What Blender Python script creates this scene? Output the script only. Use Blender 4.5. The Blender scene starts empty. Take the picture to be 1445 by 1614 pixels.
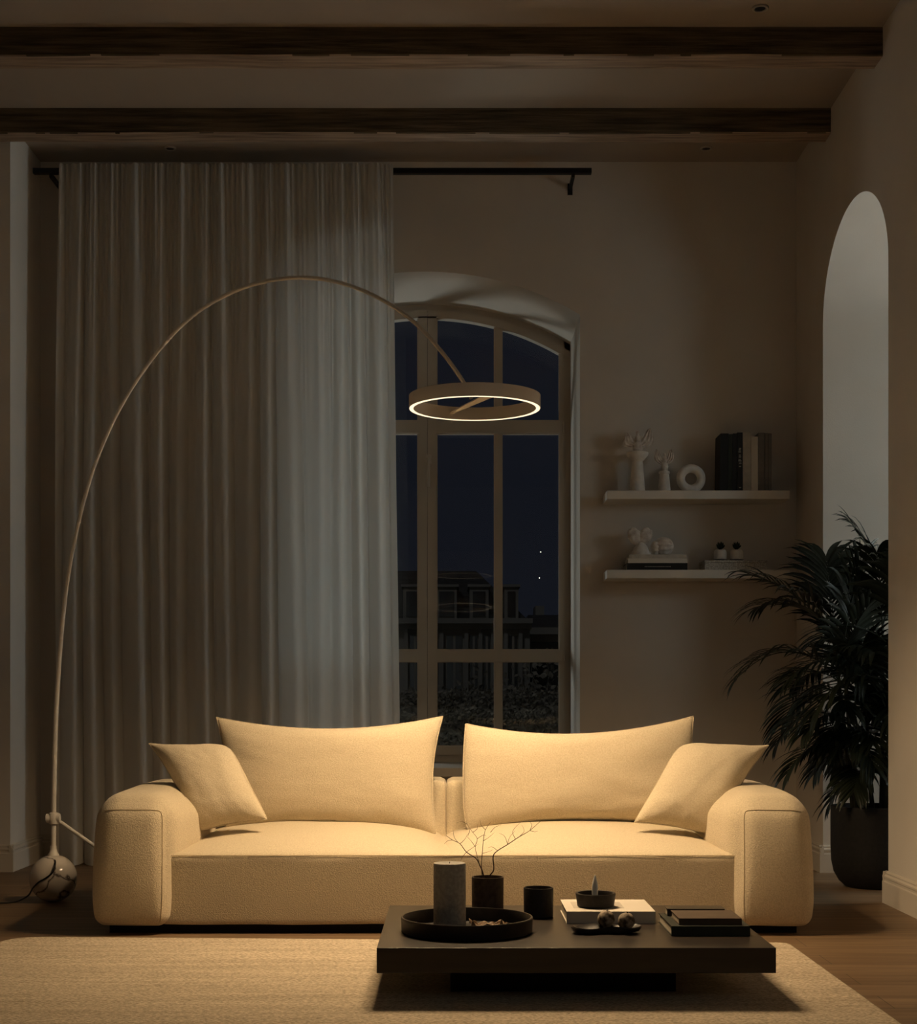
import bpy, math, random
from mathutils import Vector, Matrix, noise
random.seed(7)
C = bpy.context.scene.collection
sc = bpy.context.scene
# ------------------------------------------------------------------ camera, world, exposure
F = 2400.0; VX = 714.0; VY = 1100.0; CH = 0.93       # focal length in photo pixels, vanishing point, eye height
cam_d = bpy.data.cameras.new('camera'); cam = bpy.data.objects.new('camera', cam_d); C.objects.link(cam)
cam_d.sensor_fit = 'VERTICAL'; cam_d.sensor_height = 24; cam_d.sensor_width = 24
cam_d.lens = 24*F/1614; cam_d.shift_x = (722.5-VX)/1614; cam_d.shift_y = (VY-807)/1614
cam.location = (0, 0, CH); cam.rotation_euler = (math.pi/2, 0, 0); cam_d.clip_end = 300; cam_d.clip_start = .05
sc.camera = cam
w = bpy.data.worlds.new('night'); sc.world = w; w.use_nodes = True
w.node_tree.nodes['Background'].inputs[0].default_value = (.0052, .0064, .0100, 1)
w.node_tree.nodes['Background'].inputs[1].default_value = 1.0
sc.view_settings.view_transform = 'Standard'; sc.view_settings.look = 'None'
sc.view_settings.exposure = 0.0; sc.view_settings.gamma = 1; sc.view_settings.use_curve_mapping = False
RING_L = 1.5; RING_COL = (1.0, .80, .52); CHIP_W = 14.2; CHIP_COL = (1.0, .70, .39); CHIP_CONE = 152
GARDEN_L = 13.0; HALL_L = 5.2; HALL2_L = 44.0; ROOM_L = 3.0; HALL_COOL = (.84, .97, 1.0); COOL = (.90, 1.0, .98)  # strengths and tints of the added unseen globes

def P(x, y, D):                       # point of the place seen at photo pixel (x, y) at distance D
    return Vector(((x-VX)*D/F, D, CH-(y-VY)*D/F))

# ------------------------------------------------------------------ materials
def new_mat(name):
    m = bpy.data.materials.new(name); m.use_nodes = True
    nt = m.node_tree; nt.nodes.clear()
    out = nt.nodes.new('ShaderNodeOutputMaterial')
    return m, nt, out
def N(nt, t, **k):
    n = nt.nodes.new(t)
    for a, v in k.items(): setattr(n, a, v)
    return n
def mat(name, col, rough=.8, col2=None, scale=8, stretch=(1,1,1), bump=0, bscale=None, metal=0, detail=4, contrast=(.35,.65), sheen=0, coords='Object', spec=.3):
    m, nt, out = new_mat(name); L = nt.links
    b = N(nt, 'ShaderNodeBsdfPrincipled'); L.new(b.outputs[0], out.inputs[0])
    b.inputs['Base Color'].default_value = (*col, 1); b.inputs['Roughness'].default_value = rough
    b.inputs['Metallic'].default_value = metal; b.inputs['Specular IOR Level'].default_value = spec
    if sheen: b.inputs['Sheen Weight'].default_value = sheen
    tc = N(nt, 'ShaderNodeTexCoord'); mp = N(nt, 'ShaderNodeMapping'); mp.inputs['Scale'].default_value = stretch
    L.new(tc.outputs[coords], mp.inputs[0])
    if col2:
        n = N(nt, 'ShaderNodeTexNoise'); n.inputs['Scale'].default_value = scale; n.inputs['Detail'].default_value = detail
        L.new(mp.outputs[0], n.inputs['Vector'])
        r = N(nt, 'ShaderNodeValToRGB'); r.color_ramp.elements[0].position, r.color_ramp.elements[1].position = contrast
        r.color_ramp.elements[0].color = (*col, 1); r.color_ramp.elements[1].color = (*col2, 1)
        L.new(n.outputs[0], r.inputs[0]); L.new(r.outputs[0], b.inputs['Base Color'])
    if bump:
        n2 = N(nt, 'ShaderNodeTexNoise'); n2.inputs['Scale'].default_value = bscale or scale; n2.inputs['Detail'].default_value = 3
        L.new(mp.outputs[0], n2.inputs['Vector'])
        bp = N(nt, 'ShaderNodeBump'); bp.inputs['Strength'].default_value = 1; bp.inputs['Distance'].default_value = bump
        L.new(n2.outputs[0], bp.inputs['Height']); L.new(bp.outputs[0], b.inputs['Normal'])
    return m
M = {}
M['plaster'] = mat('plaster', (.61,.555,.485), .9, (.65,.595,.525), 2.2, bump=.0006, bscale=140)
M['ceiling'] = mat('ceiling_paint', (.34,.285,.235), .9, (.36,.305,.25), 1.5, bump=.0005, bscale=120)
M['trim'] = mat('painted_trim', (.56,.50,.42), .55)
M['frame'] = mat('window_paint', (.50,.44,.36), .5, (.53,.47,.39), 3)
M['shelf'] = mat('shelf_paint', (.68,.63,.55), .6, (.72,.66,.58), 5)
M['beam'] = mat('old_oak_beam', (.035,.027,.014), .85, (.15,.112,.07), 3, (.9,9,16), .004, 6, contrast=(.30,.66), detail=9)
M['beam_under'] = mat('beam_underside_bounce', (.17,.12,.085), .85, (.40,.30,.22), 3, (.9,14,16), .003, 6, contrast=(.30,.66), detail=9)  # lighter tone stands for bounce light on the undersides
M['sofa'] = mat('sofa_fabric', (.545,.46,.325), .95, (.655,.565,.41), 170, bump=.0024, bscale=210, sheen=.25, spec=.1)
M['pillow'] = mat('cushion_fabric', (.52,.44,.31), .95, (.62,.535,.395), 190, bump=.0018, bscale=240, sheen=.25, spec=.1)
M['seam'] = mat('seam_thread', (.50,.40,.26), .9)
M['black'] = mat('black_metal', (.008,.0075,.007), .45)
M['plinth'] = mat('black_plinth', (.006,.005,.004), .8)
M['dark_wood'] = mat('stained_dark_wood', (.014,.0085,.005), .38, (.026,.016,.0095), 3, (1,14,14), .0004, 40, spec=.4)
M['lamp'] = mat('lamp_lacquer', (.80,.75,.68), .4, spec=.4)
M['tray'] = mat('dark_tray', (.012,.009,.007), .4, (.02,.015,.011), 30, bump=.0004, bscale=80)
M['stone'] = mat('pale_stone', (.30,.29,.26), .85, (.40,.385,.35), 90, bump=.0008, bscale=160)
M['brown_clay'] = mat('brown_clay', (.05,.033,.022), .7, (.085,.058,.04), 60, bump=.0006, bscale=120)
M['dark_clay'] = mat('dark_clay', (.016,.012,.010), .6, (.026,.021,.017), 70, bump=.0006, bscale=120)
M['paper'] = mat('book_pages', (.60,.53,.42), .9, (.48,.42,.33), 40, (.2,.2,40))
M['white_cover'] = mat('white_book_cover', (.62,.57,.49), .6, (.66,.61,.53), 5)
M['black_cover'] = mat('black_book_cover', (.012,.011,.010), .45)
M['green_cover'] = mat('dark_green_cover', (.017,.020,.013), .55, (.028,.032,.021), 25)
M['brown_cover'] = mat('brown_cover', (.075,.050,.032), .6, (.10,.068,.044), 12, (1,8,1))
M['grey_cover'] = mat('grey_cover', (.16,.14,.12), .7, (.20,.18,.155), 40)
M['pale_cover'] = mat('pale_cover', (.44,.40,.34), .7, (.54,.49,.42), 30)
M['print'] = mat('printed_mark', (.42,.39,.34), .7)
M['ceramic'] = mat('bisque_ceramic', (.66,.61,.55), .7, (.76,.71,.64), 30, bump=.0015, bscale=60)
M['ceramic_w'] = mat('weathered_ceramic', (.54,.45,.38), .8, (.76,.70,.63), 38, bump=.003, bscale=70)
M['granite'] = mat('speckled_box', (.34,.31,.26), .85, (.54,.50,.43), 120, contrast=(.42,.6))
M['succ'] = mat('dark_succulent', (.012,.018,.009), .5, (.02,.03,.014), 40)
M['leaf'] = mat('palm_leaf', (.011,.015,.009), .42, (.022,.028,.016), 6, spec=.25)
M['stalk'] = mat('palm_stalk', (.035,.036,.018), .6, (.05,.045,.025), 20)
M['pot'] = mat('black_planter', (.010,.009,.009), .7, (.016,.014,.013), 60, bump=.0005, bscale=100)
M['soil'] = mat('soil', (.02,.014,.009), 1, bump=.006, bscale=60)
M['twig'] = mat('dry_twig', (.055,.032,.018), .8)
M['cable'] = mat('cable_rubber', (.006,.005,.005), .6)
M['flame'] = mat('milky_flame', (.90,.92,.90), .35); M['flame'].node_tree.nodes['Principled BSDF'].inputs['Subsurface Weight'].default_value = .8; M['flame'].node_tree.nodes['Principled BSDF'].inputs['Subsurface Radius'].default_value = (.03,.03,.03)
M['moss'] = mat('stone_ball', (.07,.05,.035), .8, (.44,.36,.27), 42, bump=.002, bscale=60, contrast=(.42,.62))
M['downlight'] = mat('downlight_ring', (.38,.33,.28), .5)
M['hedge'] = mat('hedge_leaf', (.07,.062,.042), .5, (.24,.205,.15), 14)
M['lawn'] = mat('lawn', (.02,.024,.014), .9, (.035,.04,.02), 4)
M['stucco'] = mat('house_stucco', (.15,.135,.11), .9, (.20,.18,.145), .9)
M['slate'] = mat('roof_slate', (.022,.020,.018), .7, (.05,.045,.04), 6, (1,1,4))
M['dark_glass'] = mat('dark_window', (.008,.008,.009), .25)

def floor_mat():
    m, nt, out = new_mat('oak_planks'); L = nt.links
    b = N(nt, 'ShaderNodeBsdfPrincipled'); L.new(b.outputs[0], out.inputs[0])
    tc = N(nt, 'ShaderNodeTexCoord')
    br = N(nt, 'ShaderNodeTexBrick'); br.offset = .37; br.inputs['Scale'].default_value = 1
    br.inputs['Brick Width'].default_value = 2.1; br.inputs['Row Height'].default_value = .19
    br.inputs['Mortar Size'].default_value = .0016; br.inputs['Mortar Smooth'].default_value = .1
    br.inputs['Color1'].default_value = (.175,.112,.062,1); br.inputs['Color2'].default_value = (.235,.155,.088,1)
    br.inputs['Mortar'].default_value = (.06,.036,.02,1)
    L.new(tc.outputs['Object'], br.inputs['Vector'])
    mp = N(nt, 'ShaderNodeMapping'); mp.inputs['Scale'].default_value = (.9, 11, 1); L.new(tc.outputs['Object'], mp.inputs[0])
    n = N(nt, 'ShaderNodeTexNoise'); n.inputs['Scale'].default_value = 2.2; n.inputs['Detail'].default_value = 9; n.inputs['Distortion'].default_value = .6
    L.new(mp.outputs[0], n.inputs['Vector'])
    r = N(nt, 'ShaderNodeValToRGB'); r.color_ramp.elements[0].position = .3; r.color_ramp.elements[1].position = .7
    r.color_ramp.elements[0].color = (.62,.58,.54,1); r.color_ramp.elements[1].color = (1.1,1.1,1.1,1)
    L.new(n.outputs[0], r.inputs[0])
    mx = N(nt, 'ShaderNodeMix', data_type='RGBA', blend_type='MULTIPLY'); mx.inputs[0].default_value = 1
    L.new(br.outputs[0], mx.inputs[6]); L.new(r.outputs[0], mx.inputs[7]); L.new(mx.outputs[2], b.inputs['Base Color'])
    b.inputs['Roughness'].default_value = .5; b.inputs['Specular IOR Level'].default_value = .35
    bp = N(nt, 'ShaderNodeBump'); bp.inputs['Distance'].default_value = .0008
    L.new(n.outputs[0], bp.inputs['Height']); L.new(bp.outputs[0], b.inputs['Normal'])
    return m
M['floor'] = floor_mat()
def rug_mat():
    m, nt, out = new_mat('wool_rug'); L = nt.links
    b = N(nt, 'ShaderNodeBsdfPrincipled'); L.new(b.outputs[0], out.inputs[0])
    tc = N(nt, 'ShaderNodeTexCoord')
    mp = N(nt, 'ShaderNodeMapping'); mp.inputs['Scale'].default_value = (1, 2.4, 1); L.new(tc.outputs['Object'], mp.inputs[0])
    n = N(nt, 'ShaderNodeTexNoise'); n.inputs['Scale'].default_value = 95; n.inputs['Detail'].default_value = 3; L.new(mp.outputs[0], n.inputs['Vector'])
    mp2 = N(nt, 'ShaderNodeMapping'); mp2.inputs['Scale'].default_value = (.35, 5, 1); L.new(tc.outputs['Object'], mp2.inputs[0])
    n2 = N(nt, 'ShaderNodeTexNoise'); n2.inputs['Scale'].default_value = 3.5; n2.inputs['Detail'].default_value = 4; L.new(mp2.outputs[0], n2.inputs['Vector'])
    r = N(nt, 'ShaderNodeValToRGB'); r.color_ramp.elements[0].position = .34; r.color_ramp.elements[1].position = .62
    r.color_ramp.elements[0].color = (.33,.275,.20,1); r.color_ramp.elements[1].color = (.70,.60,.46,1)
    L.new(n.outputs[0], r.inputs[0])
    r2 = N(nt, 'ShaderNodeValToRGB'); r2.color_ramp.elements[0].position = .3; r2.color_ramp.elements[1].position = .7
    r2.color_ramp.elements[0].color = (.84,.82,.80,1); r2.color_ramp.elements[1].color = (1.06,1.06,1.06,1)
    L.new(n2.outputs[0], r2.inputs[0])
    mx = N(nt, 'ShaderNodeMix', data_type='RGBA', blend_type='MULTIPLY'); mx.inputs[0].default_value = 1
    L.new(r.outputs[0], mx.inputs[6]); L.new(r2.outputs[0], mx.inputs[7]); L.new(mx.outputs[2], b.inputs['Base Color'])
    b.inputs['Roughness'].default_value = 1; b.inputs['Specular IOR Level'].default_value = .05
    bp = N(nt, 'ShaderNodeBump'); bp.inputs['Distance'].default_value = .006; bp.inputs['Strength'].default_value = .8
    L.new(n.outputs[0], bp.inputs['Height']); L.new(bp.outputs[0], b.inputs['Normal'])
    return m
M['rug'] = rug_mat()
def marble_mat():
    m, nt, out = new_mat('veined_marble'); L = nt.links
    b = N(nt, 'ShaderNodeBsdfPrincipled'); L.new(b.outputs[0], out.inputs[0])
    tc = N(nt, 'ShaderNodeTexCoord')
    n = N(nt, 'ShaderNodeTexNoise'); n.inputs['Scale'].default_value = 7; n.inputs['Detail'].default_value = 5; L.new(tc.outputs['Object'], n.inputs['Vector'])
    mx = N(nt, 'ShaderNodeMix', data_type='VECTOR'); mx.inputs[0].default_value = .13
    L.new(tc.outputs['Object'], mx.inputs[4]); L.new(n.outputs['Color'], mx.inputs[5])
    v = N(nt, 'ShaderNodeTexVoronoi', feature='DISTANCE_TO_EDGE'); v.inputs['Scale'].default_value = 6.5; L.new(mx.outputs[1], v.inputs['Vector'])
    r = N(nt, 'ShaderNodeValToRGB'); r.color_ramp.elements[0].position = .0; r.color_ramp.elements[1].position = .035
    r.color_ramp.elements[0].color = (.07,.05,.04,1); r.color_ramp.elements[1].color = (.60,.55,.49,1)
    L.new(v.outputs[0], r.inputs[0]); L.new(r.outputs[0], b.inputs['Base Color'])
    b.inputs['Roughness'].default_value = .12
    return m
M['marble'] = marble_mat()
def curtain_mat():
    m, nt, out = new_mat('sheer_linen'); L = nt.links
    d = N(nt, 'ShaderNodeBsdfDiffuse'); t = N(nt, 'ShaderNodeBsdfTranslucent'); mx = N(nt, 'ShaderNodeMixShader'); mx.inputs[0].default_value = .54
    d.inputs[0].default_value = (.80,.76,.70,1); t.inputs[0].default_value = (.78,.77,.73,1)
    tc = N(nt, 'ShaderNodeTexCoord'); mp = N(nt, 'ShaderNodeMapping'); mp.inputs['Scale'].default_value = (1,1,.15); L.new(tc.outputs['Object'], mp.inputs[0])
    n = N(nt, 'ShaderNodeTexNoise'); n.inputs['Scale'].default_value = 160; L.new(mp.outputs[0], n.inputs['Vector'])
    bp = N(nt, 'ShaderNodeBump'); bp.inputs['Distance'].default_value = .001; L.new(n.outputs[0], bp.inputs['Height']); L.new(bp.outputs[0], d.inputs['Normal'])
    L.new(d.outputs[0], mx.inputs[1]); L.new(t.outputs[0], mx.inputs[2]); L.new(mx.outputs[0], out.inputs[0])
    return m
M['curtain'] = curtain_mat()
def glass_mat():
    m, nt, out = new_mat('window_glass'); L = nt.links
    ge = N(nt, 'ShaderNodeNewGeometry'); dt = N(nt, 'ShaderNodeVectorMath', operation='DOT_PRODUCT'); L.new(ge.outputs['Normal'], dt.inputs[0]); L.new(ge.outputs['Incoming'], dt.inputs[1])
    def mth(op, a, b):
        q = N(nt, 'ShaderNodeMath', operation=op)
        for i, v in enumerate((a, b)):
            if v is None: continue
            if isinstance(v, (int, float)): q.inputs[i].default_value = v
            else: L.new(v, q.inputs[i])
        return q.outputs[0]
    fr0 = mth('ADD', mth('MULTIPLY', mth('POWER', mth('SUBTRACT', 1.0, mth('ABSOLUTE', dt.outputs['Value'], None)), 5.0), .95), .03)
    t = N(nt, 'ShaderNodeBsdfTransparent'); g = N(nt, 'ShaderNodeBsdfGlossy'); g.inputs['Roughness'].default_value = .0
    mx = N(nt, 'ShaderNodeMixShader'); L.new(fr0, mx.inputs[0]); L.new(t.outputs[0], mx.inputs[1]); L.new(g.outputs[0], mx.inputs[2]); L.new(mx.outputs[0], out.inputs[0])
    return m
M['glass'] = glass_mat()
def emit_mat(name, col, s):
    m, nt, out = new_mat(name); e = N(nt, 'ShaderNodeEmission'); e.inputs[0].default_value = (*col, 1); e.inputs[1].default_value = s
    nt.links.new(e.outputs[0], out.inputs[0]); return m
M['led'] = emit_mat('warm_led_strip', RING_COL, RING_L)
M['curtain_fill'] = emit_mat('cool_curtain_fill', COOL, GARDEN_L)  # glow of the unseen globe added behind the curtain
M['hall_fill'] = emit_mat('cool_hall_fill', HALL_COOL, HALL_L); M['hall_fill2'] = emit_mat('cool_far_hall_fill', HALL_COOL, HALL2_L); M['room_fill'] = emit_mat('cool_room_fill', COOL, ROOM_L)  # glow of the unseen fill globes added in hall and room
M['star'] = emit_mat('distant_light_glow', (1,.95,.8), 2.0)

# ------------------------------------------------------------------ mesh helpers
class MB:
    def __init__(s): s.v = []; s.f = []
    def add(s, vs, fs):
        o = len(s.v); s.v += [Vector(p) for p in vs]; s.f += [tuple(i+o for i in f) for f in fs]; return s
    def box(s, x0, x1, y0, y1, z0, z1):
        vs = [(x,y,z) for x in (x0,x1) for y in (y0,y1) for z in (z0,z1)]
        return s.add(vs, [(0,1,3,2),(4,6,7,5),(0,4,5,1),(2,3,7,6),(0,2,6,4),(1,5,7,3)])
    def grid(s, fn, nu, nv, closed_u=False):
        vs = [fn(i/nu, j/nv) for j in range(nv+1) for i in range(nu+(0 if closed_u else 1))]
        W = nu if closed_u else nu+1
        fs = []
        for j in range(nv):
            for i in range(nu):
                a = j*W+i; b = j*W+(i+1)%W if closed_u else a+1
                fs.append((a, b, b+W, a+W))
        return s.add(vs, fs)
    def lathe(s, prof, c=(0,0,0), n=48, cap=True):
        vs = []; fs = []
        for r, z in prof:
            for k in range(n):
                a = 2*math.pi*k/n; vs.append((c[0]+r*math.cos(a), c[1]+r*math.sin(a), c[2]+z))
        for j in range(len(prof)-1):
            for k in range(n):
                a = j*n+k; b = j*n+(k+1)%n; fs.append((a, b, b+n, a+n))
        if cap: fs.append(tuple(reversed(range(n)))); fs.append(tuple(range((len(prof)-1)*n, len(prof)*n)))
        return s.add(vs, fs)
    def tube(s, pts, r, n=10, cap=True):
        pts = [Vector(p) for p in pts]; rs = r if isinstance(r, (list,tuple)) else [r]*len(pts)
        up = Vector((0,0,1)); vs = []; fs = []; prev = None
        for i, p in enumerate(pts):
            t = (pts[min(i+1,len(pts)-1)] - pts[max(i-1,0)]).normalized()
            if prev is None:
                a = t.cross(up)
                if a.length < 1e-3: a = t.cross(Vector((1,0,0)))
            else: a = prev - t*prev.dot(t)
            a.normalize(); prev = a; b = t.cross(a)
            for k in range(n):
                q = 2*math.pi*k/n; vs.append(p + (a*math.cos(q)+b*math.sin(q))*rs[i])
        for j in range(len(pts)-1):
            for k in range(n):
                q = j*n+k; e = j*n+(k+1)%n; fs.append((q, e, e+n, q+n))
        if cap: fs.append(tuple(reversed(range(n)))); fs.append(tuple(range((len(pts)-1)*n, len(pts)*n)))
        return s.add(vs, fs)
    def sphere(s, c, r, nu=32, nv=20, fn=None):
        def g(u, v):
            a = 2*math.pi*u; t = math.pi*(v*.998+.001)
            d = Vector((math.sin(t)*math.cos(a), math.sin(t)*math.sin(a), -math.cos(t)))
            k = fn(d) if fn else 1
            rr = r if isinstance(r, (tuple, list)) else (r,r,r)
            return Vector((c[0]+d.x*rr[0]*k, c[1]+d.y*rr[1]*k, c[2]+d.z*rr[2]*k))
        s.grid(g, nu, nv, True)
        n0 = len(s.v)-nu*(nv+1)
        s.f.append(tuple(reversed(range(n0, n0+nu)))); s.f.append(tuple(range(len(s.v)-nu, len(s.v))))
        return s
    def prism(s, poly, y0, y1):        # polygon in x,z extruded along y
        n = len(poly); vs = [(x,y0,z) for x,z in poly]+[(x,y1,z) for x,z in poly]
        fs = [tuple(range(n)), tuple(reversed(range(n,2*n)))]+[(i,i+n,(i+1)%n+n,(i+1)%n) for i in range(n)]
        return s.add(vs, fs)
    def build(s, name, m, parent=None, smooth=True, bevel=0, origin=None, auto=35):
        me = bpy.data.meshes.new(name)
        o = Vector(origin) if origin is not None else Vector((0,0,0))
        if parent is not None and origin is None: o = parent.matrix_basis.translation.copy()
        elif origin is None and s.v:
            xs = [p.x for p in s.v]; ys = [p.y for p in s.v]; zs = [p.z for p in s.v]
            o = Vector(((min(xs)+max(xs))/2, (min(ys)+max(ys))/2, min(zs)))
        me.from_pydata([tuple(p-o) for p in s.v], [], s.f); me.update()
        import bmesh
        bm = bmesh.new(); bm.from_mesh(me); bmesh.ops.recalc_face_normals(bm, faces=bm.faces)
        if bevel:
            bmesh.ops.bevel(bm, geom=[e for e in bm.edges if len(e.link_faces)==2 and e.calc_face_angle(0)>.5], offset=bevel, segments=2, affect='EDGES', profile=.6)
        for f in bm.faces: f.smooth = smooth
        if smooth:
            for e in bm.edges:
                if len(e.link_faces)==2 and e.calc_face_angle(0) > math.radians(auto): e.smooth = False
        bm.to_mesh(me); bm.free()
        ob = bpy.data.objects.new(name, me); me.materials.append(M[m] if isinstance(m, str) else m)
        C.objects.link(ob)
        if parent is None: ob.location = o
        else:
            ob.parent = parent
            if parent.parent is not None or parent.type == 'MESH': pass
        return ob
def tag(o, label=None, cat=None, group=None, kind=None):
    if label: o['label'] = label
    if cat: o['category'] = cat
    if group: o['group'] = group
    if kind: o['kind'] = kind
    return o
def thing(name, label, cat, loc=(0,0,0), group=None, kind=None):
    o = bpy.data.objects.new(name, None); o.empty_display_size = .1; C.objects.link(o); o.location = loc
    return tag(o, label, cat, group, kind)
def sub(mb, name, m, parent, **k):        # a sub-part under a part whose own mesh is stored relative to the thing
    root = parent.parent if parent.parent else parent
    o = mb.build(name, m, None, origin=root.matrix_basis.translation, **k)
    o.location = (0,0,0); o.parent = parent
    return o
def part(mb, name, m, parent, **k): return mb.build(name, m, parent, **k)
def struct(name, mb, m, **k): return tag(mb.build(name, m, None, **k), kind='structure')

def rbox(lo, hi, rt, rb, n=14, puff=(0,0,0), fn=None):
    """rounded, slightly inflated box; returns mesh builder and its mapping for seam lines"""
    lo = Vector(lo); hi = Vector(hi); c = (lo+hi)/2; h = (hi-lo)/2
    def mp(q):                             # q in [-1,1]^3 on cube surface
        z = q[2]; r = rb + (rt-rb)*max(0, min(1, (z+1)/2))
        p = Vector((q[0]*h.x, q[1]*h.y, q[2]*h.z)); inn = Vector((0,0,0))
        for k in range(3):
            lim = h[k]-r if k < 2 else (h.z-rt if z > 0 else h.z-rb)
            lim = max(lim, 0.0)
            inn[k] = max(-lim, min(lim, p[k]))
        d = p-inn
        if d.length > 1e-9: p = inn + d.normalized()*min(r, max(abs(d.x),abs(d.y),abs(d.z)))
        g = Vector((q[0]*puff[0]*(1-q[1]**2)*(1-q[2]**2), q[1]*puff[1]*(1-q[0]**2)*(1-q[2]**2), q[2]*puff[2]*(1-q[0]**2)*(1-q[1]**2)))
        p = c+p+g
        return fn(p) if fn else p
    mb = MB()
    def cz(t): return math.copysign(1-(1-abs(t))**1.5, t)
    for ax in range(3):
        for sg in (-1,1):
            def g(u, v, ax=ax, sg=sg):
                a = cz(2*u-1); b = cz(2*v-1); q = [0,0,0]; q[ax] = sg; q[(ax+1)%3] = a; q[(ax+2)%3] = b
                return mp(q)
            mb.grid(g, n, n)
    # weld
    key = {}; nv = []; idx = []
    for p in mb.v:
        k = (round(p.x,5), round(p.y,5), round(p.z,5))
        if k not in key: key[k] = len(nv); nv.append(p)
        idx.append(key[k])
    mb.v = nv; mb.f = [g for g in (tuple(dict.fromkeys(idx[i] for i in f)) for f in mb.f) if len(g) > 2]
    return mb, mp

# ------------------------------------------------------------------ room shell
CEIL = 4.01; DB = 8.75; XR = 1.972; XCOL = -2.37; DCOL = 8.15; XL = -3.4; YB = -2.0; GL = 9.5; XH = 7.4
AX = .729; AC = -.16; AHW = AX-AC; ZSP = 3.132; RISE = .248; ZSILL = .53
RO = (AHW**2+RISE**2)/(2*RISE)
def arc_z(x, off=0.0):                 # soffit height of the window arch at x
    R = RO-off; zc = ZSP+RISE-RO
    return zc+math.sqrt(max(R*R-(x-AC)**2, 0))
struct('floor', MB().box(XL-.2, XH, YB, DB+.02, -.1, 0), 'floor', smooth=False, origin=(0,0,0))
struct('ceiling', MB().box(XL-.2, XH, YB, DB+.8, CEIL, CEIL+.15), 'ceiling', smooth=False)
# back wall with the arched window opening, .8 m thick
wb = MB(); y0, y1 = DB, DB+.8
wb.box(XL-.2, AC-AHW, y0, y1, -.1, CEIL); wb.box(AX, XH, y0, y1, -.1, CEIL); wb.box(AC-AHW, AX, y0, y1, -.1, ZSILL-.03)
K = 40
top = [(AC-AHW+2*AHW*i/K) for i in range(K+1)]
vs = []; fs = []
for yy in (y0, y1):
    for x in top: vs += [(x, yy, arc_z(x)), (x, yy, CEIL)]
n1 = 2*(K+1)
for i in range(K):
    a = 2*i; fs += [(a, a+2, a+3, a+1), (n1+a, n1+a+1, n1+a+3, n1+a+2), (a, n1+a, n1+a+2, a+2)]
wb.add(vs, fs)
struct('wall_back', wb, 'plaster', smooth=True, auto=20)
struct('wall_left', MB().box(XL, XCOL, DCOL, DB, 0, CEIL).box(XL-.2, XL, YB, DB, 0, CEIL), 'plaster', smooth=False)
struct('wall_rear', MB().box(XL-.2, XH, YB-.2, YB, 0, CEIL), 'plaster', smooth=False)
# right wall with arched passage
DN, DF, TH = 6.90, 8.12, .5
ZS2 = CH+545*.001*8.75*1000/F; ZT2 = CH+674*8.75/F
RI2 = ZT2-ZS2; HW2 = (DF-DN)/2; DC2 = (DN+DF)/2
def az2(y): return ZS2+RI2*math.sqrt(max(0, 1-((y-DC2)/HW2)**2))
wr = MB(); wr.box(XR, XR+TH, YB, DN, 0, CEIL); wr.box(XR, XR+TH, DF, DB, 0, CEIL)
K = 64; ys = [DC2-HW2*math.cos(math.pi*i/K) for i in range(K+1)]
vs = []; fs = []
for xx in (XR, XR+TH):
    for y in ys: vs += [(xx, y, az2(y)), (xx, y, CEIL)]
n1 = 2*(K+1)
for i in range(K):
    a = 2*i; fs += [(a, a+1, a+3, a+2), (n1+a, n1+a+2, n1+a+3, n1+a+1), (a, a+2, n1+a+2, n1+a)]
wr.add(vs, fs)
struct('wall_right', wr, 'plaster', smooth=True, auto=20)
struct('wall_hall', MB().box(XH-.2, XH, YB, DB, 0, CEIL), 'plaster', smooth=False)
# baseboards
def base_profile(mb, p0, p1, nrm):
    """moulded board from p0 to p1 (floor points), thickness along nrm"""
    p0 = Vector((*p0,0)); p1 = Vector((*p1,0)); n = Vector((*nrm,0))
    prof = [(0,0),(.022,0),(.022,.098),(.017,.103),(.017,.112),(.020,.116),(.020,.124),(.012,.131),(.012,.138),(.006,.145),(0,.145)]
    vs = []; k = len(prof)
    for p in (p0, p1):
        for d, z in prof: vs.append(p+n*d+Vector((0,0,z)))
    fs = [(i, (i+1)%k, (i+1)%k+k, i+k) for i in range(k)]+[tuple(range(k)), tuple(reversed(range(k,2*k)))]
    mb.add(vs, fs)
b = MB(); base_profile(b, (XR, YB), (XR, DN+.0225), (-1,0)); base_profile(b, (XR-.0215, DN), (XR+TH, DN), (0,1))
base_profile(b, (XR, DF-.0225), (XR, DB), (-1,0)); base_profile(b, (XR-.0215, DF), (XR+TH, DF), (0,-1))
struct('baseboard_right', b, 'trim', smooth=False)
b = MB(); base_profile(b, (XL, DCOL), (XCOL+.0215, DCOL), (0,-1)); base_profile(b, (XCOL, DCOL-.0225), (XCOL, DB), (1,0))
struct('baseboard_left', b, 'trim', smooth=False)
b = MB(); base_profile(b, (XCOL, DB), (XR, DB), (0,-1)); struct('baseboard_back', b, 'trim', smooth=False)
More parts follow.
